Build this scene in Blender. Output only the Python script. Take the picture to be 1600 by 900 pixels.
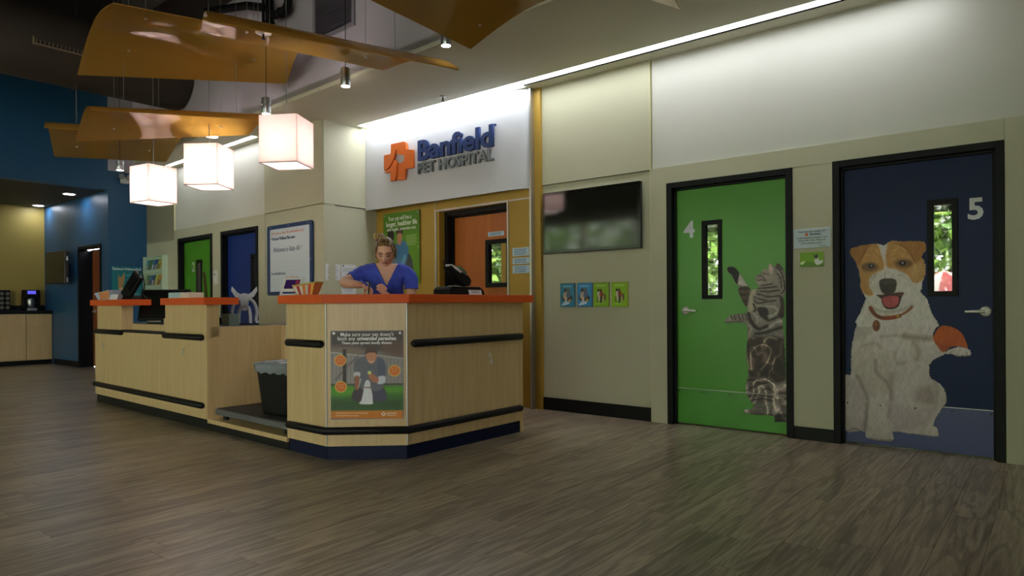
import bpy, bmesh, math, random
import numpy as np
from mathutils import Matrix, Vector
random.seed(7); RNG = np.random.default_rng(7)
for o in list(bpy.data.objects): bpy.data.objects.remove(o)
SC = bpy.context.scene; COL = SC.collection
R = math.radians

# ------------------------------------------------------------------ camera
YAW, ROLL, CAMZ, FPX = R(39.0), 0.0061, 1.07, 1048.0
cam = bpy.data.cameras.new('camera'); cam_o = bpy.data.objects.new('camera', cam); COL.objects.link(cam_o)
cam.sensor_width = 36; cam.lens = 36 * FPX / 1600; cam.shift_y = 25 / 1600; cam.clip_start = .05
fw = Vector((-math.sin(YAW), math.cos(YAW), 0)); rt = Vector((math.cos(YAW), math.sin(YAW), 0)); up = Vector((0, 0, 1))
ca, sa = math.cos(ROLL), math.sin(ROLL)
rx = rt * ca - up * sa; ux = rt * sa + up * ca
cam_o.matrix_world = Matrix(((rx.x, ux.x, -fw.x, 0), (rx.y, ux.y, -fw.y, 0), (rx.z, ux.z, -fw.z, CAMZ), (0, 0, 0, 1)))
SC.camera = cam_o

# ------------------------------------------------------------------ world and exposure
SC.view_settings.view_transform = 'Standard'; SC.view_settings.look = 'None'
SC.view_settings.exposure = 0.32; SC.view_settings.gamma = 1.0; SC.view_settings.use_curve_mapping = False
w = bpy.data.worlds.new('daylight'); SC.world = w; w.use_nodes = True
bgn = w.node_tree.nodes['Background']; bgn.inputs[0].default_value = (1.0, .985, .96, 1); bgn.inputs[1].default_value = 12.5
SLOT_E, LAMP_E, SPOT_E, DOWN_E = 12.0, 11.0, 12.0, 60.0

# ------------------------------------------------------------------ helpers
def lin(c):
    if isinstance(c, str):
        c = tuple(int(c[i:i + 2], 16) for i in (0, 2, 4))
    return tuple(((v / 255) / 12.92 if v / 255 <= .04045 else ((v / 255 + .055) / 1.055) ** 2.4) for v in c[:3])
MATS = {}
def mat(name, col='808080', rough=.5, metal=0, spec=.5, var=0, vscale=(8, 8, 8), bump=0, bscale=200, emit=0, ecol=None, alpha=1, trans=0, coat=0):
    if name in MATS: return MATS[name]
    m = bpy.data.materials.new(name); m.use_nodes = True; nt = m.node_tree; b = nt.nodes['Principled BSDF']
    c = lin(col) + (1,)
    b.inputs['Base Color'].default_value = c; b.inputs['Roughness'].default_value = rough
    b.inputs['Metallic'].default_value = metal; b.inputs['Specular IOR Level'].default_value = spec
    b.inputs['Alpha'].default_value = alpha; b.inputs['Transmission Weight'].default_value = trans
    b.inputs['Coat Weight'].default_value = coat
    if emit:
        b.inputs['Emission Color'].default_value = (lin(ecol) if ecol else c[:3]) + (1,) if ecol else c
        b.inputs['Emission Strength'].default_value = emit
    if var or bump:
        tc = nt.nodes.new('ShaderNodeTexCoord'); mp = nt.nodes.new('ShaderNodeMapping'); nt.links.new(tc.outputs['Object'], mp.inputs[0])
        mp.inputs['Scale'].default_value = vscale
        n = nt.nodes.new('ShaderNodeTexNoise'); n.inputs['Scale'].default_value = 1; n.inputs['Detail'].default_value = 5
        nt.links.new(mp.outputs[0], n.inputs['Vector'])
        if var:
            mx = nt.nodes.new('ShaderNodeMix'); mx.data_type = 'RGBA'
            mx.inputs['A'].default_value = tuple(v * (1 - var) for v in c[:3]) + (1,); mx.inputs['B'].default_value = tuple(min(1, v * (1 + var)) for v in c[:3]) + (1,)
            nt.links.new(n.outputs['Fac'], mx.inputs['Factor']); nt.links.new(mx.outputs['Result'], b.inputs['Base Color'])
        if bump:
            n2 = nt.nodes.new('ShaderNodeTexNoise'); n2.inputs['Scale'].default_value = bscale; nt.links.new(tc.outputs['Object'], n2.inputs['Vector'])
            bp = nt.nodes.new('ShaderNodeBump'); bp.inputs['Strength'].default_value = bump; bp.inputs['Distance'].default_value = .002
            nt.links.new(n2.outputs['Fac'], bp.inputs['Height']); nt.links.new(bp.outputs[0], b.inputs['Normal'])
    MATS[name] = m
    return m
def mat_vcol(name, rough=.45, spec=.4):
    if name in MATS: return MATS[name]
    m = bpy.data.materials.new(name); m.use_nodes = True; nt = m.node_tree; b = nt.nodes['Principled BSDF']
    a = nt.nodes.new('ShaderNodeVertexColor'); a.layer_name = 'Col'
    nt.links.new(a.outputs[0], b.inputs['Base Color']); b.inputs['Roughness'].default_value = rough; b.inputs['Specular IOR Level'].default_value = spec
    MATS[name] = m
    return m
def mat_wood(name, c1, c2, sc=(26, 26, 1.6), rough=.35, spec=.4):
    """straight fine grain running up the sheet"""
    if name in MATS: return MATS[name]
    m = bpy.data.materials.new(name); m.use_nodes = True; nt = m.node_tree; b = nt.nodes['Principled BSDF']
    tc = nt.nodes.new('ShaderNodeTexCoord'); mp = nt.nodes.new('ShaderNodeMapping'); mp.inputs['Scale'].default_value = sc
    n = nt.nodes.new('ShaderNodeTexNoise'); n.inputs['Scale'].default_value = 1; n.inputs['Detail'].default_value = 7; n.inputs['Roughness'].default_value = .65
    n.inputs['Distortion'].default_value = .6
    cr = nt.nodes.new('ShaderNodeValToRGB'); cr.color_ramp.elements[0].position = .3; cr.color_ramp.elements[1].position = .72
    cr.color_ramp.elements[0].color = lin(c1) + (1,); cr.color_ramp.elements[1].color = lin(c2) + (1,)
    nt.links.new(tc.outputs['Object'], mp.inputs[0]); nt.links.new(mp.outputs[0], n.inputs['Vector']); nt.links.new(n.outputs['Fac'], cr.inputs[0])
    nt.links.new(cr.outputs[0], b.inputs['Base Color']); b.inputs['Roughness'].default_value = rough; b.inputs['Specular IOR Level'].default_value = spec
    MATS[name] = m
    return m
def mat_floor(name):
    m = bpy.data.materials.new(name); m.use_nodes = True; nt = m.node_tree; b = nt.nodes['Principled BSDF']; L = nt.links
    N = nt.nodes.new
    tc = N('ShaderNodeTexCoord'); oi = N('ShaderNodeObjectInfo'); gi = N('ShaderNodeNewGeometry')
    ad = N('ShaderNodeMath'); ad.operation = 'ADD'; L.new(oi.outputs['Random'], ad.inputs[0]); L.new(gi.outputs['Random Per Island'], ad.inputs[1])
    fr = N('ShaderNodeMath'); fr.operation = 'FRACT'; L.new(ad.outputs[0], fr.inputs[0])
    mu = N('ShaderNodeMath'); mu.operation = 'MULTIPLY'; mu.inputs[1].default_value = 57; L.new(fr.outputs[0], mu.inputs[0])
    cb = N('ShaderNodeCombineXYZ'); L.new(mu.outputs[0], cb.inputs[0]); L.new(mu.outputs[0], cb.inputs[1])
    va = N('ShaderNodeVectorMath'); va.operation = 'ADD'; L.new(tc.outputs['Object'], va.inputs[0]); L.new(cb.outputs[0], va.inputs[1])
    mp = N('ShaderNodeMapping'); mp.inputs['Scale'].default_value = (15, 1.15, 1); L.new(va.outputs[0], mp.inputs[0])
    n1 = N('ShaderNodeTexNoise'); n1.inputs['Scale'].default_value = .8; n1.inputs['Detail'].default_value = 3; n1.inputs['Distortion'].default_value = .8
    L.new(mp.outputs[0], n1.inputs['Vector'])
    sn = N('ShaderNodeMath'); sn.operation = 'MULTIPLY'; sn.inputs[1].default_value = 34; L.new(n1.outputs['Fac'], sn.inputs[0])
    si = N('ShaderNodeMath'); si.operation = 'SINE'; L.new(sn.outputs[0], si.inputs[0])
    mp2 = N('ShaderNodeMapping'); mp2.inputs['Scale'].default_value = (62, 2.6, 1); L.new(va.outputs[0], mp2.inputs[0])
    n2 = N('ShaderNodeTexNoise'); n2.inputs['Scale'].default_value = 1; n2.inputs['Detail'].default_value = 6; n2.inputs['Roughness'].default_value = .7; L.new(mp2.outputs[0], n2.inputs['Vector'])
    f = N('ShaderNodeMath'); f.operation = 'MULTIPLY_ADD'; f.inputs[1].default_value = .13; L.new(si.outputs[0], f.inputs[0]); L.new(n2.outputs['Fac'], f.inputs[2])
    f2 = N('ShaderNodeMath'); f2.operation = 'MULTIPLY_ADD'; f2.inputs[1].default_value = .22; f2.inputs[2].default_value = -.11; L.new(fr.outputs[0], f2.inputs[0])
    f3 = N('ShaderNodeMath'); L.new(f.outputs[0], f3.inputs[0]); L.new(f2.outputs[0], f3.inputs[1])
    cr = N('ShaderNodeValToRGB'); e = cr.color_ramp.elements; e[0].position = .28; e[1].position = .78
    e[0].color = lin('695d4e') + (1,); e[1].color = lin('aa9b86') + (1,); k = e.new(.52); k.color = lin('8c7d6a') + (1,)
    L.new(f3.outputs[0], cr.inputs[0]); L.new(cr.outputs[0], b.inputs['Base Color'])
    b.inputs['Roughness'].default_value = .32; b.inputs['Specular IOR Level'].default_value = .45
    bp = N('ShaderNodeBump'); bp.inputs['Strength'].default_value = .25; bp.inputs['Distance'].default_value = .001; L.new(f.outputs[0], bp.inputs['Height']); L.new(bp.outputs[0], b.inputs['Normal'])
    return m

class MB:
    """collects simple solids into one mesh"""
    def __init__(s): s.v = []; s.f = []
    def add(s, v, f):
        k = len(s.v); s.v += [tuple(q) for q in v]; s.f += [tuple(i + k for i in q) for q in f]; return s
    def box(s, x0, x1, y0, y1, z0, z1):
        x0, x1 = sorted((x0, x1)); y0, y1 = sorted((y0, y1)); z0, z1 = sorted((z0, z1))
        return s.add([(x0, y0, z0), (x1, y0, z0), (x1, y1, z0), (x0, y1, z0), (x0, y0, z1), (x1, y0, z1), (x1, y1, z1), (x0, y1, z1)],
                     [(0, 3, 2, 1), (4, 5, 6, 7), (0, 1, 5, 4), (1, 2, 6, 5), (2, 3, 7, 6), (3, 0, 4, 7)])
    def prism(s, pts, z0, z1, axis='z'):
        """extrude a polygon; axis z: pts are (x,y); axis y: pts are (x,z) extruded along y"""
        if axis == 'y': pts = pts[::-1] if _area(pts) > 0 else pts
        elif _area(pts) < 0: pts = pts[::-1]
        n = len(pts)
        if axis == 'z': v = [(a, b, z0) for a, b in pts] + [(a, b, z1) for a, b in pts]
        elif axis == 'y': v = [(a, z0, b) for a, b in pts] + [(a, z1, b) for a, b in pts]
        else: v = [(z0, a, b) for a, b in pts] + [(z1, a, b) for a, b in pts]
        f = [tuple(range(n))[::-1], tuple(range(n, 2 * n))] + [(i, (i + 1) % n, n + (i + 1) % n, n + i) for i in range(n)]
        return s.add(v, f)
    def ring(s, outer, inner, y0, y1):
        """flat frame between two same-length (x,z) loops, extruded along y"""
        n = len(outer); v = [(a, y0, b) for a, b in outer] + [(a, y0, b) for a, b in inner] + [(a, y1, b) for a, b in outer] + [(a, y1, b) for a, b in inner]
        f = []
        for i in range(n):
            j = (i + 1) % n
            f += [(i, j, n + j, n + i), (2 * n + i, 3 * n + i, 3 * n + j, 2 * n + j), (i, 2 * n + i, 2 * n + j, j), (n + i, n + j, 3 * n + j, 3 * n + i)]
        return s.add(v, f)
    def frame(s, x0, x1, z0, z1, t, y0, y1):
        return s.ring([(x0, z0), (x1, z0), (x1, z1), (x0, z1)], [(x0 + t, z0 + t), (x1 - t, z0 + t), (x1 - t, z1 - t), (x0 + t, z1 - t)], y0, y1)
    def tube(s, pts, r, n=10, cap=True):
        pts = [Vector(p) for p in pts]; rs = r if isinstance(r, (list, tuple)) else [r] * len(pts)
        k = len(s.v); u = None
        for i, p in enumerate(pts):
            d = (pts[min(i + 1, len(pts) - 1)] - pts[max(i - 1, 0)]).normalized()
            if u is None: u = d.orthogonal().normalized()
            else: u = (u - d * u.dot(d)).normalized()
            w_ = d.cross(u)
            for j in range(n):
                a = 2 * math.pi * j / n; s.v.append(tuple(p + (u * math.cos(a) + w_ * math.sin(a)) * rs[i]))
        for i in range(len(pts) - 1):
            for j in range(n):
                s.f.append((k + i * n + j, k + i * n + (j + 1) % n, k + (i + 1) * n + (j + 1) % n, k + (i + 1) * n + j))
        if cap:
            s.f.append(tuple(range(k, k + n))[::-1]); e = k + (len(pts) - 1) * n; s.f.append(tuple(range(e, e + n)))
        return s
    def lathe(s, prof, n=20, c=(0, 0, 0), axis='z', cap=True):
        k = len(s.v)
        for r_, z in prof:
            for j in range(n):
                a = 2 * math.pi * j / n; p = (r_ * math.cos(a), r_ * math.sin(a), z)
                if axis == 'y': p = (p[0], -p[2], p[1])
                if axis == 'x': p = (p[2], p[0], p[1])
                s.v.append((p[0] + c[0], p[1] + c[1], p[2] + c[2]))
        m_ = len(prof)
        for i in range(m_ - 1):
            for j in range(n):
                s.f.append((k + i * n + j, k + i * n + (j + 1) % n, k + (i + 1) * n + (j + 1) % n, k + (i + 1) * n + j))
        if cap: s.f.append(tuple(range(k, k + n))[::-1]); e = k + (m_ - 1) * n; s.f.append(tuple(range(e, e + n)))
        return s
    def ball(s, c, rx_, ry_=None, rz_=None, n=14, m=9):
        ry_ = ry_ or rx_; rz_ = rz_ or rx_; k = len(s.v)
        for i in range(1, m):
            t = math.pi * i / m
            for j in range(n):
                a = 2 * math.pi * j / n; s.v.append((c[0] + rx_ * math.sin(t) * math.cos(a), c[1] + ry_ * math.sin(t) * math.sin(a), c[2] + rz_ * math.cos(t)))
        for i in range(m - 2):
            for j in range(n): s.f.append((k + i * n + j, k + (i + 1) * n + j, k + (i + 1) * n + (j + 1) % n, k + i * n + (j + 1) % n))
        s.v.append((c[0], c[1], c[2] + rz_)); s.v.append((c[0], c[1], c[2] - rz_)); a_, b_ = len(s.v) - 2, len(s.v) - 1
        for j in range(n):
            s.f.append((a_, k + j, k + (j + 1) % n)); s.f.append((b_, k + (m - 2) * n + (j + 1) % n, k + (m - 2) * n + j))
        return s
    def build(s, name, m, parent=None, smooth=False, bevel=0, loc=None, rotz=0, seg=2):
        me = bpy.data.meshes.new(name); me.from_pydata(s.v, [], s.f); me.update()
        o = bpy.data.objects.new(name, me); COL.objects.link(o)
        if m: me.materials.append(m)
        if smooth:
            me.polygons.foreach_set('use_smooth', [True] * len(me.polygons))
            if smooth == 'auto': me.set_sharp_from_angle(angle=R(40))
        if parent: o.parent = parent
        if loc: o.location = loc
        if rotz: o.rotation_euler = (0, 0, rotz)
        if bevel:
            b = o.modifiers.new('bevel', 'BEVEL'); b.width = bevel; b.segments = seg; b.limit_method = 'ANGLE'
        return o
def _area(p): return sum(p[i][0] * p[(i + 1) % len(p)][1] - p[(i + 1) % len(p)][0] * p[i][1] for i in range(len(p))) / 2
def BX(*a): return MB().box(*a)
def tag(o, label=None, cat=None, group=None, kind=None):
    if label: o['label'] = label
    if cat: o['category'] = cat
    if group: o['group'] = group
    if kind: o['kind'] = kind
    return o
def thing(name, label, cat, loc=(0, 0, 0), rotz=0, group=None, kind=None):
    o = bpy.data.objects.new(name, None); COL.objects.link(o); o.empty_display_size = .05
    o.location = loc; o.rotation_euler = (0, 0, rotz)
    return tag(o, label, cat, group, kind)
def copy_tree(o, parent=None):
    c = o.copy(); COL.objects.link(c); c.parent = parent
    for ch in list(o.children):
        d = ch.copy(); COL.objects.link(d); d.parent = c
        for g in list(ch.children):
            e = g.copy(); COL.objects.link(e); e.parent = d
    return c
def text(body, size, m, parent, loc, rot=(R(90), 0, 0), ext=.0006, bold=0, shear=0, align='CENTER', name='lettering', space=1, sx=1, fit=None):
    cu = bpy.data.curves.new('t', 'FONT'); cu.body = body; cu.size = size; cu.extrude = ext; cu.offset = bold; cu.shear = shear
    cu.align_x = align; cu.align_y = 'CENTER'; cu.space_character = space; cu.resolution_u = 3
    t = bpy.data.objects.new('t', cu); COL.objects.link(t)
    me = bpy.data.meshes.new_from_object(t.evaluated_get(bpy.context.evaluated_depsgraph_get()))
    bpy.data.objects.remove(t); bpy.data.curves.remove(cu)
    me.materials.clear(); me.materials.append(m); me.name = name
    if fit: xs_ = [v.co.x for v in me.vertices]; sx = fit / (max(xs_) - min(xs_))
    o = bpy.data.objects.new(name, me); COL.objects.link(o); o.location = loc; o.rotation_euler = rot; o.parent = parent; o.scale = (sx, 1, 1)
    return o

# ---- flat printed pictures: a fine sheet whose points carry the ink colour
class Paint:
    def __init__(s, x0, x1, z0, z1, res, bg=None):
        s.nx = int((x1 - x0) / res) + 1; s.nz = int((z1 - z0) / res) + 1
        s.x = np.linspace(x0, x1, s.nx); s.z = np.linspace(z0, z1, s.nz); s.X, s.Z = np.meshgrid(s.x, s.z)
        s.c = np.zeros((s.nz, s.nx, 3)) + (np.array(bg, float) if bg else 0); s.a = np.full((s.nz, s.nx), 1.0 if bg else 0.0)
    def _win(s, p, pad):
        p = np.array(p); i0, i1 = np.searchsorted(s.x, [p[:, 0].min() - pad, p[:, 0].max() + pad]); j0, j1 = np.searchsorted(s.z, [p[:, 1].min() - pad, p[:, 1].max() + pad])
        return slice(j0, j1), slice(i0, i1)
    def _seg(s, X, Z, a, b):
        dx, dz = b[0] - a[0], b[1] - a[1]; L = dx * dx + dz * dz + 1e-12
        t = np.clip(((X - a[0]) * dx + (Z - a[1]) * dz) / L, 0, 1)
        return np.hypot(X - a[0] - t * dx, Z - a[1] - t * dz)
    def _blend(s, w_, m, col, raise_alpha):
        if m.size == 0: return
        s.c[w_] = s.c[w_] * (1 - m[..., None]) + np.array(col, float) * m[..., None]
        if raise_alpha: s.a[w_] = np.maximum(s.a[w_], m)
    def poly(s, pts, col, fe=.003, a=1, sm=1, noise=0):
        if sm: pts = smooth_loop(pts)
        w_ = s._win(pts, fe + .01); X, Z = s.X[w_], s.Z[w_]
        if X.size == 0: return
        d = np.full(X.shape, 9.0); ins = np.zeros(X.shape, bool); n = len(pts)
        for i in range(n):
            p, q = pts[i], pts[(i + 1) % n]; d = np.minimum(d, s._seg(X, Z, p, q))
            if p[1] != q[1]:
                cr = (p[1] > Z) != (q[1] > Z); ins ^= cr & (X < (q[0] - p[0]) * (Z - p[1]) / (q[1] - p[1]) + p[0])
        sd = np.where(ins, d, -d)
        if noise: sd = sd + (vnoise(X * 220, Z * 140) - .5) * .010
        m = np.clip(.5 + sd / (2 * fe), 0, 1); m = m * m * (3 - 2 * m)
        s._blend(w_, m * a, col, a == 1)
    def stroke(s, pts, wd, col, fe=.003, a=1):
        pts = smooth_open(pts); w_ = s._win(pts, wd + fe); X, Z = s.X[w_], s.Z[w_]
        if X.size == 0: return
        d = np.full(X.shape, 9.0)
        for p, q in zip(pts, pts[1:]): d = np.minimum(d, s._seg(X, Z, p, q))
        m = np.clip(.5 + (wd / 2 - d) / (2 * fe), 0, 1); s._blend(w_, m * a, col, False)
    def run(s, ops):
        for o in ops:
            if o[0] == 'p': s.poly(*o[1:])
            else: s.stroke(*o[1:])
    def fur(s, amt=.16, fx=260, fz=60, ang=.25):
        u = s.X * math.cos(ang) + s.Z * math.sin(ang); v = -s.X * math.sin(ang) + s.Z * math.cos(ang)
        n = vnoise(u * fx, v * fz) * .6 + vnoise(u * fx * 2.1 + 9, v * fz * 1.7) * .4
        s.c *= (1 + (n - .5) * 2 * amt)[..., None]
    def build(s, name, parent, y, m=None, cut=.5, x_off=0, z_off=0):
        keep = s.a > cut; idx = np.full(keep.shape, -1); idx[keep] = np.arange(keep.sum())
        q = keep[:-1, :-1] & keep[1:, :-1] & keep[:-1, 1:] & keep[1:, 1:]
        F = np.stack([idx[:-1, :-1][q], idx[:-1, 1:][q], idx[1:, 1:][q], idx[1:, :-1][q]], 1)
        V = np.stack([s.X[keep] + x_off, np.full(keep.sum(), y), s.Z[keep] + z_off], 1)
        me = bpy.data.meshes.new(name); me.vertices.add(len(V)); me.vertices.foreach_set('co', V.astype(np.float32).ravel())
        me.loops.add(F.size); me.loops.foreach_set('vertex_index', F.astype(np.int32).ravel())
        me.polygons.add(len(F)); me.polygons.foreach_set('loop_start', np.arange(0, F.size, 4, dtype=np.int32)); me.update(calc_edges=True)
        c = np.clip(s.c[keep] / 255, 0, 1); c = np.where(c <= .04045, c / 12.92, ((c + .055) / 1.055) ** 2.4)
        at = me.color_attributes.new('Col', 'FLOAT_COLOR', 'POINT'); at.data.foreach_set('color', np.concatenate([c, np.ones((len(c), 1))], 1).astype(np.float32).ravel())
        me.materials.append(m or mat_vcol('printed_ink')); o = bpy.data.objects.new(name, me); COL.objects.link(o); o.parent = parent
        return o
_T = RNG.random((256, 256))
def vnoise(x, y):
    xi = np.floor(x).astype(int); yi = np.floor(y).astype(int); fx = x - xi; fy = y - yi; fx = fx * fx * (3 - 2 * fx); fy = fy * fy * (3 - 2 * fy)
    g = lambda i, j: _T[i & 255, j & 255]
    return (g(xi, yi) * (1 - fx) + g(xi + 1, yi) * fx) * (1 - fy) + (g(xi, yi + 1) * (1 - fx) + g(xi + 1, yi + 1) * fx) * fy
def _cr(p0, p1, p2, p3, t):
    return tuple(.5 * (2 * p1[k] + (p2[k] - p0[k]) * t + (2 * p0[k] - 5 * p1[k] + 4 * p2[k] - p3[k]) * t * t + (3 * p1[k] - p0[k] - 3 * p2[k] + p3[k]) * t ** 3) for k in range(len(p1)))
def smooth_loop(p, n=3):
    L = len(p); return [_cr(p[i - 1], p[i], p[(i + 1) % L], p[(i + 2) % L], t / n) for i in range(L) for t in range(n)]
def smooth_open(p, n=4):
    q = [p[0]] + list(p) + [p[-1]]; return [_cr(q[i], q[i + 1], q[i + 2], q[i + 3], t / n) for i in range(len(p) - 1) for t in range(n)] + [p[-1]]

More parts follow.
